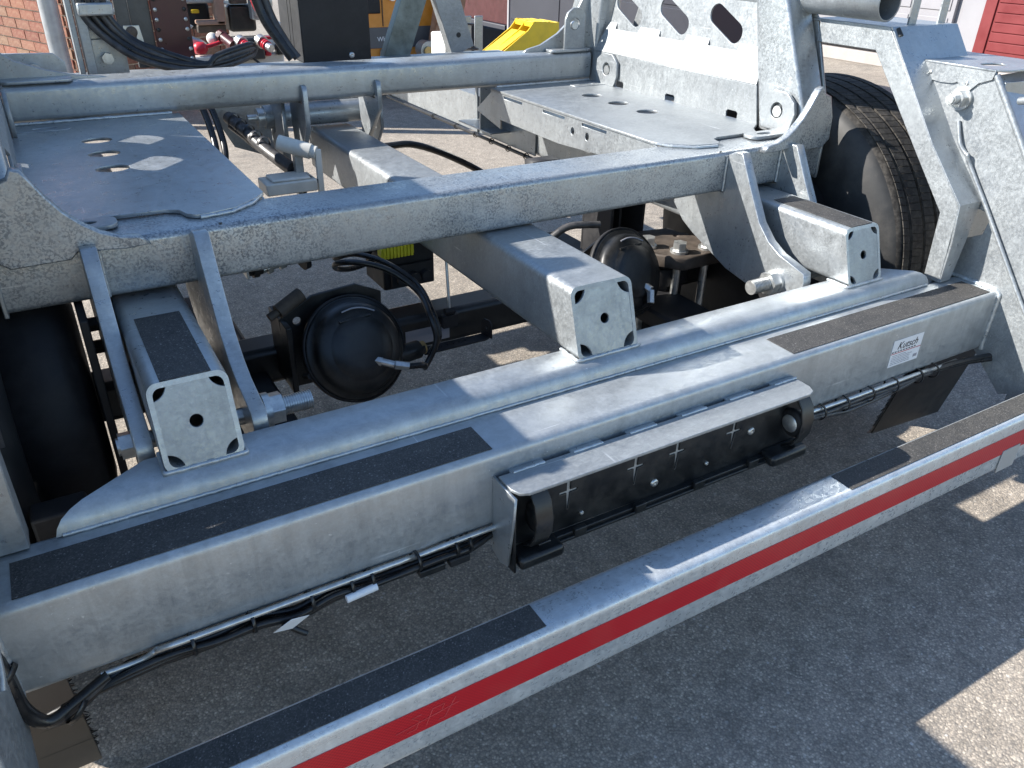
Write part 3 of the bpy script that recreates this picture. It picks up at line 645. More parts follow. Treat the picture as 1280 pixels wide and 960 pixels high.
# --- wheels
def tyre_mesh():
    b = MB(); Rr = .56; W = .36
    prof = [(.02, .30), (.0, .33), (-.004, .40), (.0, .46), (.012, .505), (.022, .530), (.036, .546), (.05, .553)]
    # tread with grooves
    tp = []
    g = [.085, .15, .21, .275]
    x = .05
    tp.append((x, .553))
    for c in g: tp += [(c - .006, .559), (c - .005, .543), (c + .005, .543), (c + .006, .559)]
    prof2 = [(W - p[0], p[1]) for p in reversed(prof)]
    return prof, tp, prof2
for sx, wy in ((-1, .82), (1, .82)):
    c = (sx * 1.17, wy, .555)
    pr, tp, pr2 = tyre_mesh()
    b = MB(); b.lathe(c, (sx, 0, 0), pr + tp[1:] + pr2, 96)
    ty = b.build('tyre', RUB, T)
    ty.data.materials.append(TREAD)
    npf = len(pr + tp[1:] + pr2) - 1
    for i, p in enumerate(ty.data.polygons):
        j = i % npf
        p.material_index = 1 if len(pr) - 2 <= j < len(pr) + len(tp) - 1 else 0
    # sipes / tread bars as shallow ribs on the shoulder
    b = MB()
    for k in range(150 if wy < 1 else 0):
        a = 2 * math.pi * k / 150
        for (xa, xb) in ((.052, .078), (.092, .143), (.157, .203), (.217, .268), (.282, .308)):
            for (da, xx0, xx1) in ((0, xa, xb),):
                e0 = Vector((0, math.cos(a), math.sin(a))); e1 = Vector((0, math.cos(a + .018), math.sin(a + .018)))
                C0 = Vector(c)
                q = [C0 + Vector((sx * xx0, 0, 0)) + e0 * .5587, C0 + Vector((sx * xx1, 0, 0)) + Vector((0, math.cos(a + .010), math.sin(a + .010))) * .5592,
                     C0 + Vector((sx * xx1, 0, 0)) + Vector((0, math.cos(a + .0475), math.sin(a + .0475))) * .5592, C0 + Vector((sx * xx0, 0, 0)) + Vector((0, math.cos(a + .0375), math.sin(a + .0375))) * .5587]
                q2 = [p + (p - C0 - Vector((p.x - C0.x, 0, 0))).normalized() * .0028 for p in q]
                b.add(q + q2, [(4, 5, 6, 7), (0, 1, 5, 4), (1, 2, 6, 5), (2, 3, 7, 6), (3, 0, 4, 7)])
    if b.v: o = b.build('tread_blocks', TREAD, ty); o['kind'] = 'stuff'
    MB().lathe(c, (sx, 0, 0), [(.05, 0), (.05, .16), (.09, .24), (.03, .285), (.012, .30), (.012, .31), (.05, .30)], 48).build('rim', BLKM, ty)
    MB().lathe((sx * 1.02, wy, .555), (sx, 0, 0), [(0, 0), (0, .20), (.02, .33), (.05, .345), (.16, .345), (.17, .30)], 48).build('brake_drum', BLKM, T)
    MB().box(*sorted((sx * 1.00, sx * 1.016)), wy - .32, wy - .16, .30, .86).build('hanger_plate', BLKM, T, .003)

# --- unseen shade casters added on the left: arc, wall and block
b = MB(); P = [math.radians(a) for a in range(38, 164, 6)]
o_ = [(.82 + .700 * math.cos(a), .555 + .700 * math.sin(a)) for a in P]; i_ = [(.82 + .695 * math.cos(a), .555 + .695 * math.sin(a)) for a in P]
b.prism(o_ + i_[::-1], lambda y, z: (-1.16, y, z), lambda y, z: (-1.80, y, z)); b.build('shade_arc', BLKM, T)  # added out of view to shade the left end of the rear beam
MB().box(-1.25, -1.20, 1.50, 3.8, .36, 1.22).build('shade_wall', G, T, .006)  # added out of view to shade the ground between the beams
MB().box(-1.30, -1.19, .98, 1.24, 1.16, 1.46).build('shade_block', G, T, .004)  # added out of view to block sun spots on the left deck
MB().box(-1.175, -1.08, .27, .33, .34, .60).build('wheel_guard', BLKM, T, .006)
# --- axle, brake chambers, valves
ax = MB().box(-1.03, 1.03, .875, .985, .415, .525).build('axle', BLK, T, .018)
MB().box(-.72, 1.0, .70, .78, .255, .315).build('torsion_bar', BLK, T, .015)
plate('rating_plate', [(-.19, .435), (-.045, .435), (-.045, .485), (-.19, .485)], [], .001, XZ(.8735), GREYINK, ax, 'silver type plate with small printing', .0002)
def chamber(cx, cy, cz, R_, s):
    a = Vector((.10 * s, -.86, .42)).normalized(); c = Vector((cx, cy, cz))
    o = MB().lathe(c, a, [(-.11, .0), (-.11, .055), (-.10, .105), (-.03, .122), (-.012, .125), (-.012, .134), (-.006, .139), (.006, .139), (.012, .134), (.012, .124), (.030, .120), (.044, .110), (.050, .088), (.0515, .084), (.058, .078), (.060, .05), (.062, .028), (.062, 0)], 56)
    o = o.build('brake_chamber', BLK, T)
    MB().lathe(c, a, [(-.008, .1395), (-.008, .144), (.008, .144), (.008, .1395)], 48).build('clamp_ring', BLKM, o)
    u = a.cross(Vector((0, 0, 1))).normalized(); v_ = a.cross(u)
    for k in range(4):
        an = .5 + k * math.pi / 2; e_ = u * math.cos(an) + v_ * math.sin(an)
        MB().hexa(c + e_ * .102 + a * .030, c + e_ * .102 + a * .044, .008).build('cover_bolt', BLKM, o, .001)
    q_ = [c + u * (-.045 + i * .03) * 1.0 + v_ * (-.078) + a * .0535 for i in range(4)]
    MB().tube(q_, .0035, 6, 4).build('raised_rib', BLK, o)
    q_ = [c + u * (.105 * math.cos(t_)) + v_ * (.105 * math.sin(t_)) + a * .0455 for t_ in (-2.2, -1.9, -1.6, -1.3)]
    MB().tube(q_, .0022, 6, 4).build('raised_mark', GREYINK, o)
    for k in (-1, 1):
        q = c + u * (.138 * k) + Vector((0, 0, -.04))
        MB().hexa(q - a * .02, q + a * .02, .010).build('clamp_bolt', BLKM, o, .001)
    return o, c, a
o, c, a = chamber(-.400, .72, .553, .11, 1)
e = c + a * .060 + Vector((.018, 0, -.040))
f1 = e + Vector((.05, -.035, -.012)); f2 = f1 + Vector((.035, -.012, -.008))
MB().hexa(e, e + (f1 - e) * .45, .013).cyl(e + (f1 - e) * .4, f1, .010).hexa(f1, f2, .0125).build('air_fitting', GZ, o, .001)
MB().tube([f2, f2 + Vector((.045, .004, -.010)), (-.215, .68, .472), (-.176, .69, .535), (-.178, .72, .598), (-.175, .80, .640), (-.232, .86, .692), (-.302, .90, .715), (-.352, .95, .705), (-.34, 1.0, .67), (-.28, 1.04, .645), (-.2, 1.08, .64)], .0085, 10, 8).build('air_hose', HOSE, T)
MB().tube([(-.19, .70, .50), (-.160, .705, .54), (-.162, .74, .60), (-.165, .83, .650), (-.225, .90, .70), (-.29, .97, .715), (-.33, 1.03, .69), (-.30, 1.10, .66)], .008, 10, 8).build('air_hose', HOSE, T)
MB().cyl((-.30, .72, .50), (-.21, .74, .495), .026, n=20).cyl((-.21, .74, .495), (-.195, .742, .495), .018, n=16).build('elbow', BLK, T, .002)
MB().cyl((-.205, .742, .495), (-.190, .744, .495), .019, n=16).build('brass_ring', BRASS, T)
o, c, a = chamber(.512, .74, .590, .11, 1)
e = c + a * .062 + Vector((.022, 0, -.050))
MB().hexa(e, e + Vector((.012, -.03, -.012)), .014).hexa(e + Vector((.012, -.03, -.012)), e + Vector((0, -.05, -.045)), .013).build('air_fitting', GZ, o, .001)
MB().tube([e + Vector((0, -.05, -.045)), (.52, .70, .47), (.60, .72, .46), (.66, .78, .52), (.66, .82, .60)], .008, 10, 8).build('air_hose', HOSE, T)
# chamber bracket plates
for cx in (-.42, .50):
    plate('chamber_bracket', [(cx - .14, .44), (cx + .12, .44), (cx + .13, .665), (cx + .06, .70), (cx - .06, .69), (cx - .15, .64)], [circ(cx - .105, .63, .013)], .010, XZ(.80), BLK, T, None, .002)
    MB().box(cx - .15, cx - .135, .74, .90, .45, .64).build('bracket_side', BLK, T, .002)
MB().cyl((-.575, .78, .672), (-.505, .80, .700), .019, n=20).cyl((-.60, .775, .663), (-.575, .78, .672), .011, n=14).build('slack_pin', CAST, T, .002)
b = MB(); p = Vector((-.57, .95, .72))
for k, (r_, l) in enumerate(((.010, .02), (.018, .014), (.012, .02), (.020, .018), (.013, .016), (.021, .026))):
    b.hexa(p, p + Vector((l, .002, .004)), r_); p = p + Vector((l, .002, .004))
b.build('valve_fittings', GZ, T, .001)
MB().cyl(p, p + Vector((.014, .002, .003)), .045, n=28).build('valve_disc', BLKM, T, .003)
# small bracket with pulley under the middle beam
b = MB(); b.box(-.70, -.694, .86, .93, .74, .80).box(-.694, -.61, .90, .93, .785, .80).box(-.62, -.614, .86, .93, .74, .80)
b.build('pulley_bracket', G, T, .001); MB().cyl((-.61, .90, .775), (-.575, .90, .775), .040, n=26).cyl((-.60, .90, .775), (-.585, .90, .775), .046, n=26).build('pulley', BLKM, T, .002)
MB().tube([(-.40, 1.0, .83), (-.36, 1.02, .80), (-.31, 1.04, .74), (-.25, 1.06, .70), (-.15, 1.08, .68)], .014, 10, 6).build('cable_loom', HOSE, T)
MB().tube([(-.42, 1.02, .83), (-.37, 1.05, .79), (-.30, 1.06, .73), (-.2, 1.1, .66)], .010, 10, 6).build('cable_loom', HOSE, T)
# electronic brake unit with yellow connectors
ev = MB().box(-.19, -.02, 1.02, 1.17, .56, .70).build('brake_unit', BLKM, T, .006)
b = MB()
for k in range(9): b.box(-.200 + k * .011, -.192 + k * .011, .985, 1.02, .675 , .715 + (k % 2) * .006)
b.box(-.205, -.10, .99, 1.02, .68, .705); b.build('yellow_connector', YCON, ev, .001)
b = MB(); b.box(-.17, -.03, 1.005, 1.02, .57, .64)
for x in (-.14, -.10, -.06): b.cyl((x, 1.02, .60), (x, .985, .60), .017)
b.build('valve_block', BLKM, ev, .002)
# height sensor linkage
MB().tube([(-.045, .89, .735), (-.055, .86, .64), (-.06, .84, .545)], .0045, 8, 4).build('sensor_link', GZ, T)
MB().box(-.11, -.03, .93, .945, .765, .785).build('sensor_lever', GZ, T, .002)
MB().hexa((-.055, .88, .745), (-.02, .88, .748), .014).cyl((-.07, .88, .74), (-.05, .88, .742), .012).build('ball_joint', BLKM, T, .001)
MB().hexa((-.075, .84, .54), (-.045, .84, .54), .012).box(-.085, -.035, .83, .85, .49, .53).build('ball_joint', BLKM, T, .001)
hb = plate('hole_bracket', [(-.14, -.02), (.06, -.02), (.075, -.014), (.08, 0), (.08, .02), (-.14, .02)], [circ(-.10 + k * .02, 0, .004, 10) for k in range(6)], .006, frame((1, 0, 0), (0, 1, 0), (-.03, .80, .45)), BLKM, T)
plate('hole_tab', [(-.02, .0), (.02, .0), (.02, .045), (.01, .055), (-.01, .055), (-.02, .045)], [circ(0, .03, .005, 12)], .006, frame((.3, -.9, 0), (0, 0, 1), (.045, .80, .45)), BLKM, T)
# right suspension seat
plate('spring_seat', [(.68, .80), (.74, .72), (.90, .72), (.93, .84), (.88, .98), (.76, 1.0), (.68, .94)], [circ(.76, .93, .012), circ(.86, .90, .012)], .045, XY(.585), CAST, T, None, .006)
for x, y in ((.70, .86), (.87, .755), (.76, .77)):
    u = MB().cyl((x, y, .30), (x, y, .59), .013).build('u_bolt', GZ, T)
    MB().cyl((x, y, .606), (x, y, .616), .030, n=20).hexa((x, y, .616), (x, y, .642), .024).build('bolt_head', CAST if y > .9 else GZ, u, .002)
MB().cyl((.78, .88, .28), (.78, .88, .56), .085, n=28).cyl((.78, .88, .48), (.78, .88, .54), .10, n=28).build('air_spring', BLKM, T, .01)
MB().box(.60, .78, .50, 1.5, .40, .46).build('trailing_arm', BLKM, T, .01); MB().box(-.78, -.60, .50, 1.5, .40, .46).build('trailing_arm', BLKM, T, .01)
b = MB(); b.box(.66, .672, 1.02, 1.18, .50, .80).box(.66, .86, 1.18, 1.19, .50, .80).box(.72, .73, 1.05, 1.18, .50, .80).box(.80, .81, 1.02, 1.18, .50, .80); b.build('hanger_bracket', BLKM, T, .002)
plate('slotted_hanger', [(.30, .73), (.40, .73), (.41, .83), (.40, .86), (.27, .86)], [circ(.34, .79, .018)], .008, XZ(1.12), G, T)
MB().hexa((.28, 1.10, .78), (.34, 1.10, .785), .016).cyl((.24, 1.10, .775), (.29, 1.10, .78), .010).build('hanger_bolt', GZ, T, .001)
plate('dark_hanger', [(.42, .70), (.52, .74), (.50, .86), (.40, .86)], [], .06, XZ(1.15), BLKM, T, None, .004)
MB().tube([(.36, .95, .66), (.42, .93, .70), (.52, .90, .70)], .012, 10, 5).build('braided_hose', HOSE2, T)
# inner longitudinal under left side and centre web

# --- front part of the chassis seen between the beams
fr_ = MB().box(.802, .808, 1.75, 3.4, .70, .86).build('long_web', G, T)
b = MB().tube([(.79, 3.3, .69), (.79, 2.4, .69), (.79, 1.9, .69), (.78, 1.5, .69), (.77, 1.3, .66)], .008, 8, 3); b.build('cable', HOSE, T)
for y in (1.45, 1.62, 1.8, 1.95, 2.1, 2.25, 2.45, 2.7): MB().lathe((.79, y, .69), (0, 1, 0), [(-.003, .014), (.003, .014), (.003, .011), (-.003, .011)], 12).build('cable_tie', HOSE, T)
plate('cross_bracket', [(1.86, .80), (2.06, .84), (2.06, .85), (1.86, .99)], [], .008, YZ(.70), G, T)
MB().box(.70, .80, 2.04, 2.05, .76, .98).box(.70, .80, 1.95, 2.25, .757, .763).build('cross_web', G, T, .001)
MB().box(.792, .80, 2.24, 2.26, .70, .97).build('web_stiffener', GL, T, .001)
MB().box(-.95, .95, 2.20, 2.32, .96, 1.045).build('front_crossmember', GL, T, .012)
MB().tube([(.24, 2.22, .685), (.347, 2.2, .694), (.442, 2.19, .691), (.578, 2.18, .642), (.743, 2.15, .555), (.88, 2.1, .46)], .015, 12, 8).build('air_hose', HOSE, T)
# actuator and cylinder left of the centre beam
MB().box(-.375, -.20, 1.55, 1.66, .735, .775).box(-.35, -.22, 1.56, 1.65, .775, .785).build('sensor_box', SENSOR, T, .006)
MB().box(-.195, -.175, 1.56, 1.575, .70, .87).build('mount_plate', SENSOR, T, .002)
MB().cyl((-.295, 1.64, .888), (-.205, 1.58, .862), .026, n=22).cyl((-.205, 1.58, .862), (-.19, 1.57, .858), .022, n=18).build('lock_cylinder', SENSOR, T, .003)
MB().box(-.25, -.222, 1.62, 1.65, .60, .88).build('cylinder_post', G, T, .002)
MB().tube([(-.36, 2.05, .90), (-.33, 1.95, .87), (-.29, 1.80, .82), (-.25, 1.66, .79)], .022, 12, 5).build('ribbed_boot', HOSE2, T)
MB().tube([(-.36, 2.02, .875), (-.32, 1.90, .84), (-.27, 1.74, .79), (-.24, 1.60, .765)], .014, 10, 5).build('cable_loom', HOSE, T)
MB().tube([(-.35, 2.0, .86), (-.31, 1.85, .82), (-.24, 1.66, .78), (-.20, 1.56, .765)], .008, 10, 5).build('cable_loom', HOSE, T)
b = MB()
for k in range(5): p = Vector((-.35 + k * .014, 2.02 - k * .045, .895 - k * .013)); b.lathe(p, (.3, -.9, -.2), [(-.006, .026), (.006, .026)], 16)
b.build('boot_rib', HOSE2, T)
MB().tube([(-.24, 1.62, .75), (-.235, 1.56, .70), (-.23, 1.50, .66)], .007, 8, 4).build('cable', HOSE, T)
MB().tube([(-.46, 1.1, .70), (-.36, 1.25, .70), (-.25, 1.34, .71)], .0035, 8, 5).build('cable', HOSE, T)
for dx in (0, .03): MB().tube([(-.46 + dx, 2.1, 1.0), (-.44 + dx, 2.02, .90), (-.45 + dx, 1.90, .80), (-.52 + dx, 1.75, .74), (-.60 + dx, 1.55, .71)], .012, 10, 8).build('air_hose', HOSE, T)
plate('rear_web', [(-.34, .78), (-.13, .70), (-.13, 1.0), (-.40, 1.0), (-.40, .90)], [], .008, XZ(2.10), GL, T)

# --- uprights standing on the front of the chassis
def channel(name, p0, p1, w_, d_, m_, hol=0):
    p0 = Vector(p0); p1 = Vector(p1); u = (p1 - p0).normalized(); L = (p1 - p0).length
    sdv = Vector((1, 0, 0)); sdv = (sdv - u * sdv.dot(u)).normalized(); nrm = u.cross(sdv); nrm = nrm if nrm.y < 0 else -nrm
    t_ = .005; P = [(0, 0), (w_, 0), (w_, -d_), (w_ - t_, -d_), (w_ - t_, -t_), (t_, -t_), (t_, -d_), (0, -d_)]
    b = MB(); b.prism(P, lambda a, c: tuple(p0 + sdv * a + nrm * c), lambda a, c: tuple(p1 + sdv * a + nrm * c))
    o = b.build(name, m_, T, .0015)
    for k in range(hol):
        q = p0 + u * (L * (k + .35) / hol) + sdv * (w_ * .5); MB().cyl(q + nrm * .0008, q - nrm * .002, .011, n=16).build('bolt_hole', INK, o)
    return o
up = MB().box(-.752, -.66, 2.215, 2.222, 1.04, 1.75).build('ramp_upright', G, T, .001)
MB().box(-.806, -.789, 2.16, 2.22, 1.04, 1.75).box(-.782, -.752, 2.15, 2.22, 1.04, 1.75).build('flange_edge', GL, up, .002)
channel('ramp_upright', (.37, 2.3, 1.03), (.60, 2.3, 1.60), .11, .05, RAMPG)
channel('ramp_upright', (.70, 2.3, 1.03), (.50, 2.3, 1.60), .115, .05, GL, 3)
MB().box(-.75, -.645, 2.20, 2.212, 1.04, 1.165).build('upright_gusset', G, T, .002)
MB().hexa((-.71, 2.20, 1.105), (-.71, 2.165, 1.105), .020).build('gusset_bolt', GZ, T, .002)
MB().box(-.775, -.665, 2.12, 2.20, 1.245, 1.285).build('hose_clamp', G, T, .006)
for k, dx in enumerate((0, .035, .07, .09)):
    MB().tube([(-.765 + dx * .8, 2.15, 1.60), (-.765 + dx * .8, 2.15, 1.32), (-.755 + dx * .8, 2.15, 1.24), (-.70 + dx * .8, 2.14, 1.17), (-.62 + dx * .7, 2.10, 1.11 + .008 * k), (-.50 + dx, 2.06, 1.075 + .01 * (k % 2)), (-.36, 2.06, 1.075 + .012 * k), (-.24, 2.10, 1.10 + .012 * k), (-.20, 2.16, 1.12)], .0125, 10, 6).build('hydraulic_hose', HOSE if k % 2 else HOSE2, T)
MB().tube([(-.14, 2.3, 1.5), (-.155, 2.28, 1.35), (-.13, 2.26, 1.22), (-.08, 2.22, 1.12), (-.05, 2.2, 1.07)], .020, 12, 8).build('hydraulic_hose', HOSE, T)
MB().tube([(-.11, 2.3, 1.5), (-.125, 2.28, 1.35), (-.10, 2.26, 1.22), (-.06, 2.22, 1.12), (-.03, 2.2, 1.07)], .016, 12, 8).build('hydraulic_hose', HOSE2, T)
# lugs at far left end of the front beam
plate('corner_lug', [(-1.12, 1.03), (-.875, 1.03), (-.852, 1.065), (-.852, 1.11), (-.880, 1.138), (-1.12, 1.146)], [circ(-.945, 1.092, .021)], .012, XZ(2.10), G, T, None, .002)
MB().cyl((-.945, 2.11, 1.092), (-.945, 2.075, 1.092), .020, n=22).build('corner_pin', GZ, T, .002)
MB().box(-.990, -.978, 2.075, 2.09, 1.07, 1.12).build('locking_bar', GZ, T, .002)

# ================================================================== THINGS ON / BEHIND THE TRAILER
tb = thing('tool_box', (.14, 2.36, 1.045), 'tall black steel box standing on the front of the trailer', 'tool box')
MB().box(0, .285, 2.22, 2.50, 1.046, 1.56).build('box_body', BLKM, tb, .004)
MB().lathe((.20, 2.219, 1.068), (0, -1, 0), [(0, .012), (.004, .011), (.006, .004), (.003, 0)], 20).build('button_screw', GZ, tb)
b = MB(); b.box(-.0015, .0, 2.33, 2.334, 1.06, 1.5).box(-.0015, .0, 2.37, 2.374, 1.06, 1.5); b.build('side_seam', INK, tb)

wt = thing('perforated_column', (-.44, 2.45, 1.0), 'dark red upright column with bolt holes down both edges', 'column')
MB().box(-.503, -.372, 2.42, 2.44, 1.03, 1.62).build('face_plate', DRED, wt, .002)
MB().box(-.580, -.506, 2.44, 2.47, 1.03, 1.62).build('side_web', DSTEEL, wt, .003)
for k in range(12):
    for x in (-.490, -.385): MB().lathe((x, 2.419, 1.06 + k * .035), (0, -1, 0), [(0, .0075), (.003, .007), (.004, 0)], 12).build('bolt', GZ if (k + (x > -.4)) % 3 else BLK, wt)
MB().box(-.632, -.585, 2.40, 2.42, 1.14, 1.62).build('hanging_bar', DSTEEL, wt, .004)
plate('eye_tab', [(-.612, 1.075), (-.548, 1.075), (-.562, 1.185), (-.615, 1.185)], [slot(-.588, 1.14, .024, .012, math.radians(80))], .005, XZ(2.39), GZ, wt)
MB().lathe((-.590, 2.385, 1.165), (0, -1, 0), [(0, .020), (.008, .019), (.012, .010), (.012, 0)], 18).build('tab_pin', CAST, wt)
MB().cyl((-.745, 2.42, 1.235), (-.63, 2.42, 1.232), .011).hexa((-.735, 2.42, 1.235), (-.71, 2.42, 1.235), .018).build('cross_pin', GZ, wt, .001)
MB().box(-.735, -.725, 2.40, 2.44, 1.09, 1.25).build('pin_strap', DSTEEL, wt, .001)
MB().box(-.71, -.66, 2.43, 2.44, 1.07, 1.24).build('notched_strap', BLKM, wt, .002)

ck = thing('wheel_chock', (1.1, 2.5, .97), 'yellow ribbed plastic wheel chock at the front of the trailer', 'wheel chock')
W_ = lambda x, z: (x, z)
prof = [(.98, .985), (1.34, .985), (1.34, 1.135), (1.20, 1.145), (1.165, 1.105), (1.08, 1.05)]
for y in (2.42, 2.50, 2.585):
    plate('rib', prof, [], .006, XZ(y), YEL, ck)
MB().box(.98, 1.34, 2.42, 2.586, .983, .990).build('base', YEL, ck, .001)
MB().box(1.33, 1.345, 2.42, 2.586, .985, 1.138).build('back', YEL, ck, .002)
for k in range(5): MB().box(1.19 + k * .022, 1.203 + k * .022, 2.42, 2.586, 1.12, 1.143).build('grip_rib', YEL, ck, .001)
MB().add([(.98, 2.44, .99), (1.165, 2.44, 1.10), (1.165, 2.57, 1.10), (.98, 2.57, .99)], [(0, 1, 2, 3)]).build('slope', YEL, ck)
MB().box(1.0, 1.34, 2.40, 2.60, .945, .982).build('chock_shelf', G, T, .003)

# small lamp bracket with cable behind the chock
lb = thing('lamp_bracket', (1.15, 3.0, .9), 'small grey plate bracket with a looped black cable behind the yellow chock', 'bracket')
MB().box(1.12, 1.17, 3.0, 3.01, .92, 1.12).box(1.19, 1.24, 3.0, 3.01, .92, 1.12).build('bracket_plate', GL, lb, .004)
MB().tube([(1.17, 2.98, 1.08), (1.11, 2.96, 1.08), (1.09, 2.95, 1.02), (1.13, 2.94, .98), (1.18, 2.95, .96), (1.04, 2.9, .98), (.98, 2.9, .99)], .005, 8, 6).build('looped_cable', HOSE, lb)
MB().box(1.02, 1.12, 3.02, 3.2, .90, 1.03).build('white_housing', MWHITE, lb, .01)

# red and white machine behind the trailer
rm = thing('red_white_machine', (.1, 3.6, 0), 'red and white machine with hydraulic couplings behind the trailer', 'machine')
px = lambda q: -.206 + (q - 240) * .00404
pz = lambda q, x=290: .956 + (65 - q) * .0035 + (x - 290) * .00006
def pb(name, x0, x1, y0, y1, d0, d1, m_, bev=.006): return MB().box(px(x0), px(x1), d0, d1, pz(y1), pz(y0)).build(name, m_, rm, bev)
pb('front_bar', 215, 352, 70, 100, 3.36, 3.42, MWHITE, .01)
pb('top_guard', 228, 287, -40, 7, 3.60, 3.70, GL, .01)
pb('rear_housing', 236, 284, 7, 45, 3.70, 3.85, BLKM, .02); pb('amber_reflector', 260, 270, 17, 22, 3.68, 3.70, YEL, .004)
pb('brown_post', 285, 297, -60, 36, 3.58, 3.66, BROWN); pb('timber_shelf', 261, 296, 30, 36, 3.58, 3.66, BROWN)
pb('dark_skirt', 262, 298, 37, 48, 3.62, 3.68, CAST)
pb('inner_housing', 303, 338, 10, 48, 3.62, 3.90, BLK, .015); pb('upper_rail', 306, 328, -30, 9, 3.60, 3.64, CAST)
b = MB(); b.prism([(px(236), pz(42)), (px(258), pz(52)), (px(268), pz(62)), (px(240), pz(68)), (px(232), pz(60))], lambda x, z: (x, 3.44, z), lambda x, z: (x, 3.54, z)); b.build('grey_casting', G, rm, .01)
b = MB(); b.prism([(px(239), pz(30)), (px(252), pz(34)), (px(246), pz(40)), (px(236), pz(38))], lambda x, z: (x, 3.5, z), lambda x, z: (x, 3.56, z)); b.build('bent_bracket', G, rm, .004)
MB().lathe((px(250), 3.38, pz(60)), (1, -.3, .1), [(-.03, 0), (-.03, .022), (-.01, .030), (.02, .028), (.035, .012), (.035, 0)], 20).build('red_knob', MRED, rm)
MB().tube([(px(252), 3.40, pz(60)), (px(266), 3.40, pz(57)), (px(280), 3.40, pz(52)), (px(289), 3.40, pz(48))], .010, 10, 5).build('red_pipe', MRED, rm)
MB().lathe((px(269), 3.44, pz(50)), (0, -1, .1), [(0, 0), (0, .030), (.02, .026), (.03, 0)], 18).build('white_cap', MWHITE, rm)
MB().cyl((px(279), 3.44, pz(45)), (px(287), 3.30, pz(56)), .026, n=20).hexa((px(279), 3.43, pz(47)), (px(281), 3.40, pz(49)), .034).build('maroon_coupling', DRED, rm, .003)
pb('maroon_block', 281, 290, 56, 76, 3.32, 3.40, DRED)
pb('coupling_plate', 288, 324, 46, 76, 3.30, 3.40, DSTEEL, .008)
for a in (296, 321):
    c0 = Vector((px(a - 2), 3.31, pz(50))); d_ = Vector((.35, -1, -.35)).normalized()
    MB().cyl(c0, c0 + d_ * .03, .032, n=22).build('coupling_collar', GZ, rm, .003)
    for k in range(3): MB().lathe(c0 + d_ * (.035 + k * .014), d_, [(-.006, .020), (-.004, .025), (.004, .025), (.006, .020)], 22).build('coupling_ring', MRED, rm)
    MB().cyl(c0 + d_ * .03, c0 + d_ * .10, .019, n=18).build('coupling_plug', GZ, rm, .002)
MB().tube([c0 + Vector((-.08, -.05, -.06)), c0 + Vector((-.04, -.05, -.09)), c0 + Vector((.0, -.06, -.13))], .006, 8, 4).build('thin_hose', HOSE, rm)
MB().tube([(px(322), 3.44, pz(-30)), (px(325), 3.44, pz(0)), (px(331), 3.44, pz(18)), (px(338), 3.44, pz(30)), (px(349), 3.44, pz(40))], .012, 10, 6).build('red_hoop', MRED, rm)
MB().tube([(px(326), 3.46, pz(-30)), (px(330), 3.46, pz(0)), (px(336), 3.46, pz(16)), (px(344), 3.46, pz(27)), (px(356), 3.46, pz(36))], .020, 10, 6).build('white_hoop', MWHITE, rm)
b = MB(); random.seed(5)
for k in range(16):
    x = px(random.uniform(330, 350)); z = pz(random.uniform(-25, 22)); r_ = random.uniform(.008, .02)
    b.box(x - r_, x + r_, 3.49, 3.53 + random.uniform(0, .03), z - r_ * .8, z + r_)
b.build('engine_part', GZ, rm, .003); pb('radiator_frame', 328, 356, -40, 30, 3.53, 3.60, G, .01)
pb('red_edge', 323, 352, 47, 51, 3.36, 3.42, MRED, .003); pb('white_casing', 329, 352, 51, 66, 3.36, 3.44, MWHITE, .012)
pb('red_block', 326, 334, 66, 73, 3.33, 3.37, MRED, .006); pb('dark_connector', 341, 353, 58, 72, 3.33, 3.37, BLK, .004)
pb('lower_beam', 212, 356, 100, 130, 3.36, 3.50, G, .01)

# orange machine
om = thing('orange_machine', (2.3, 7.2, 0), 'orange compact loader with grey lettered stripe and worn lift arm', 'loader')
MB().box(1.75, 2.93, 6.9, 7.9, .26, 1.7).build('body', ORG, om, .03)
MB().box(2.08, 2.235, 6.88, 6.9, .775, .90).build('vent_opening', BLKM, om, .01)
MB().box(2.255, 2.262, 6.89, 6.9, .66, 1.7).build('panel_seam', INK, om)
MB().box(1.74, 2.94, 6.885, 6.9, .46, .65).build('side_stripe', plain('stripe_grey', (.09, .09, .095), .5, 0, .1, 8, 0), om, .004)
text('lettering', 'WHITE SUPER', .060, frame((1, 0, .03), (0, 0, 1), (2.37, 6.88, .530)), WHITE, om)
MB().box(2.20, 2.40, 6.7, 6.9, .10, .46).build('grey_step', G, om, .03)
for x in (2.0, 2.7): MB().cyl((x, 7.0, .25), (x, 7.8, .25), .25, n=32).build('road_wheel', RUB, om, .03)
b = MB(); b.prism([(2.66, .46), (2.88, .46), (2.97, .62), (3.05, 1.0), (3.15, 1.6), (2.90, 1.6), (2.76, .95)], lambda x, z: (x, 6.6, z), lambda x, z: (x, 6.75, z)); b.build('lift_arm', RUST, om, .01)
MB().cyl((2.60, 6.58, .46), (2.60, 6.72, .46), .085, n=28).cyl((2.79, 6.58, .46), (2.79, 6.72, .46), .085, n=28).box(2.60, 2.79, 6.6, 6.7, .46, .54).build('knuckle', G, om, .01)
for x in (2.585, 2.775): MB().cyl((x, 6.55, .46), (x, 6.58, .46), .040, n=20).build('pin_cap', BRASS, om, .005)
b = MB(); b.prism([(2.86, .05), (3.45, .05), (3.45, .62), (3.02, .70), (2.93, .66)], lambda x, z: (x, 6.5, z), lambda x, z: (x, 7.4, z)); b.build('dark_bucket', BLKM, om, .02)
MB().cyl((2.36, 6.86, .93), (2.36, 6.9, .93), .045).build('round_cap', GZ, om, .004)
MB().tube([(2.72, 6.5, .36), (2.80, 6.5, .44), (2.95, 6.5, .44), (3.10, 6.5, .38)], .012, 8, 6).build('grey_cable', HOSE2, om)

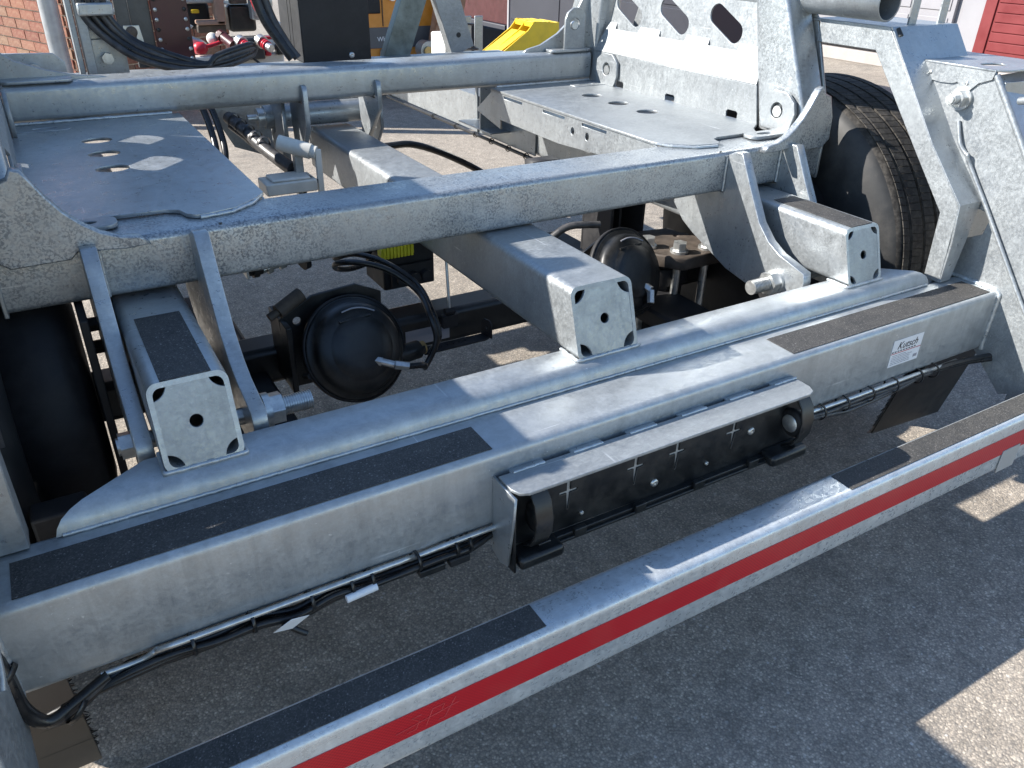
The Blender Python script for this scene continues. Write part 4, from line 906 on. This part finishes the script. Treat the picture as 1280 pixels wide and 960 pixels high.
# ================================================================== BUILDINGS
def brick_wall(parent, org, dx, dy, length, z0, z1, skip0=0, half=False):
    d = Vector((dx, dy, 0)).normalized(); nn = Vector((-d.y, d.x, 0)) * -1
    if nn.y > 0: nn = -nn
    bw, bh, gp = .240, .071, .012
    row = 0; z = 0; stuff = MB(); meshes = {}
    ang = math.atan2(d.y, d.x)
    def bmesh_(w_):
        k = round(w_, 3)
        if k not in meshes:
            b = MB().box(-w_ / 2, w_ / 2, -.012, .05, -bh / 2, bh / 2); me = b.mesh('brick'); me.materials.append(BRK); meshes[k] = me
        return meshes[k]
    while z < 3.2:
        hdr = row % 2; s = 0; i = 0
        while s < length:
            w_ = (.115 if hdr and i == 0 else bw); 
            if s + w_ > length: w_ = length - s
            if w_ < .03: break
            c = Vector(org) + d * (s + w_ / 2) + Vector((0, 0, z + bh / 2 + gp))
            if z0 <= z <= z1 and w_ > .05:
                o = bpy.data.objects.new('brick', bmesh_(w_)); COL.objects.link(o); adopt(o, parent)
                o.rotation_euler = (0, random.uniform(-.004, .004), ang); o.location = c + nn * random.uniform(0, .004)
            else:
                hx = d * (w_ / 2); ny = nn * .012; by = nn * -.05
                q = [c + sa * hx + off + Vector((0, 0, sz * bh / 2)) for sa in (-1, 1) for off in (ny, by) for sz in (-1, 1)]
                stuff.add(q, [(0, 1, 3, 2), (4, 6, 7, 5), (0, 4, 5, 1), (2, 3, 7, 6), (0, 2, 6, 4), (1, 5, 7, 3)])
            s += w_ + gp; i += 1
        z += bh + gp; row += 1
    o = stuff.build('brickwork', BRK, parent); o['kind'] = 'stuff'
    a = Vector(org) - nn * .004; e = a + d * length; bk = -nn * .2
    m_ = MB(); m_.add([a, e, e + Vector((0, 0, 3.2)), a + Vector((0, 0, 3.2)), a + bk, e + bk, e + bk + Vector((0, 0, 3.2)), a + bk + Vector((0, 0, 3.2))], [(0, 1, 2, 3), (4, 7, 6, 5), (0, 4, 5, 1), (3, 2, 6, 7), (0, 3, 7, 4), (1, 5, 6, 2)])
    m_.build('wall', MORTAR, parent)
bb = thing('brick_building', (-.55, 6, 0), 'red brick building corner with grey downpipe behind the trailer', 'building')
cor = (-.53, 6.8, 0)
brick_wall(bb, (cor[0] - .368 * 2.4, cor[1] + .93 * 2.4, 0), .368, -.93, 2.4, .2, 1.15)
brick_wall(bb, cor, .93, .368, 1.5, .2, 1.15)
MB().cyl((-.635, 6.70, 0), (-.635, 6.70, 3.2), .070, n=28).build('downpipe', plain('pipe_grey', (.36, .37, .38), .4, .3, .15, 12, .05), bb)

# garage row on the right, facing the yard
gb = thing('garage_building', (9.23, 6, 0), 'long garage building with pale sectional doors and red shuttered end', 'building')
MB().box(9.30, 9.6, -2, 7.9, 0, 3.2).build('wall', LGREY, gb)
MB().box(9.18, 9.30, -2, 7.9, 0, .155).build('plinth', plain('plinth_grey', (.36, .33, .31), .8, 0, .1, 6, .1), gb, .01)
for y0, y1 in ((5.05, 5.32), (5.42, 7.5)):
    dr = MB().box(9.24, 9.29, y0, y1, .20, 2.4).build('garage_door', LGREY, gb, .004)
    k = 0; zz = .27
    while zz < 2.2:
        yy = y0 + .06
        while yy + .5 <= y1 + .05:
            MB().box(9.228, 9.239, yy, min(yy + .48, y1 - .05), zz, zz + .40).build('door_panel', LGREY, dr, .006); yy += .56
        zz += .48
MB().box(9.225, 9.235, 5.05, 7.9, .19, .215).build('door_sill', WHITE, gb, .002)
sh = MB().box(9.20, 9.26, -2, 5.02, .33, 2.6).build('red_shutter', SHRED, gb, .004)
for k in range(14): MB().box(9.188, 9.199, 3.2, 4.86, .37 + k * .105, .465 + k * .105).build('slat', SHRED, sh, .004)
MB().box(9.18, 9.20, 4.88, 5.02, .33, 2.6).build('frame_board', SHRED, sh, .004)

gc = thing('dark_container', (5, 8, 0), 'anthracite panelled shed wall behind the yellow chock', 'shed')
MB().box(5.0, 5.6, 5.25, 9.15, .0, 1.72).build('shed_wall', DGREY, gc, .01)
for k in range(4):
    for j, (y0, y1) in enumerate(((5.3, 5.95), (5.98, 6.65), (6.7, 7.85), (7.88, 9.05))):
        MB().box(4.99, 5.0, y0, y1, .04 + k * .42, .43 + k * .42).build('wall_panel', DGREY, gc, .004)
MB().box(4.985, 5.0, 9.09, 9.13, .0, 1.72).build('corner_trim', LGREY, gc, .002)
mr = thing('maroon_shed', (5.5, 10.4, 0), 'dark maroon shed with navy base left of the anthracite shed', 'shed')
MB().box(5.05, 5.6, 9.3, 12.5, .0, .35).build('base', DGREY, mr, .01); MB().box(5.1, 5.6, 9.3, 12.5, .35, 1.9).build('wall', DRED, mr, .01)
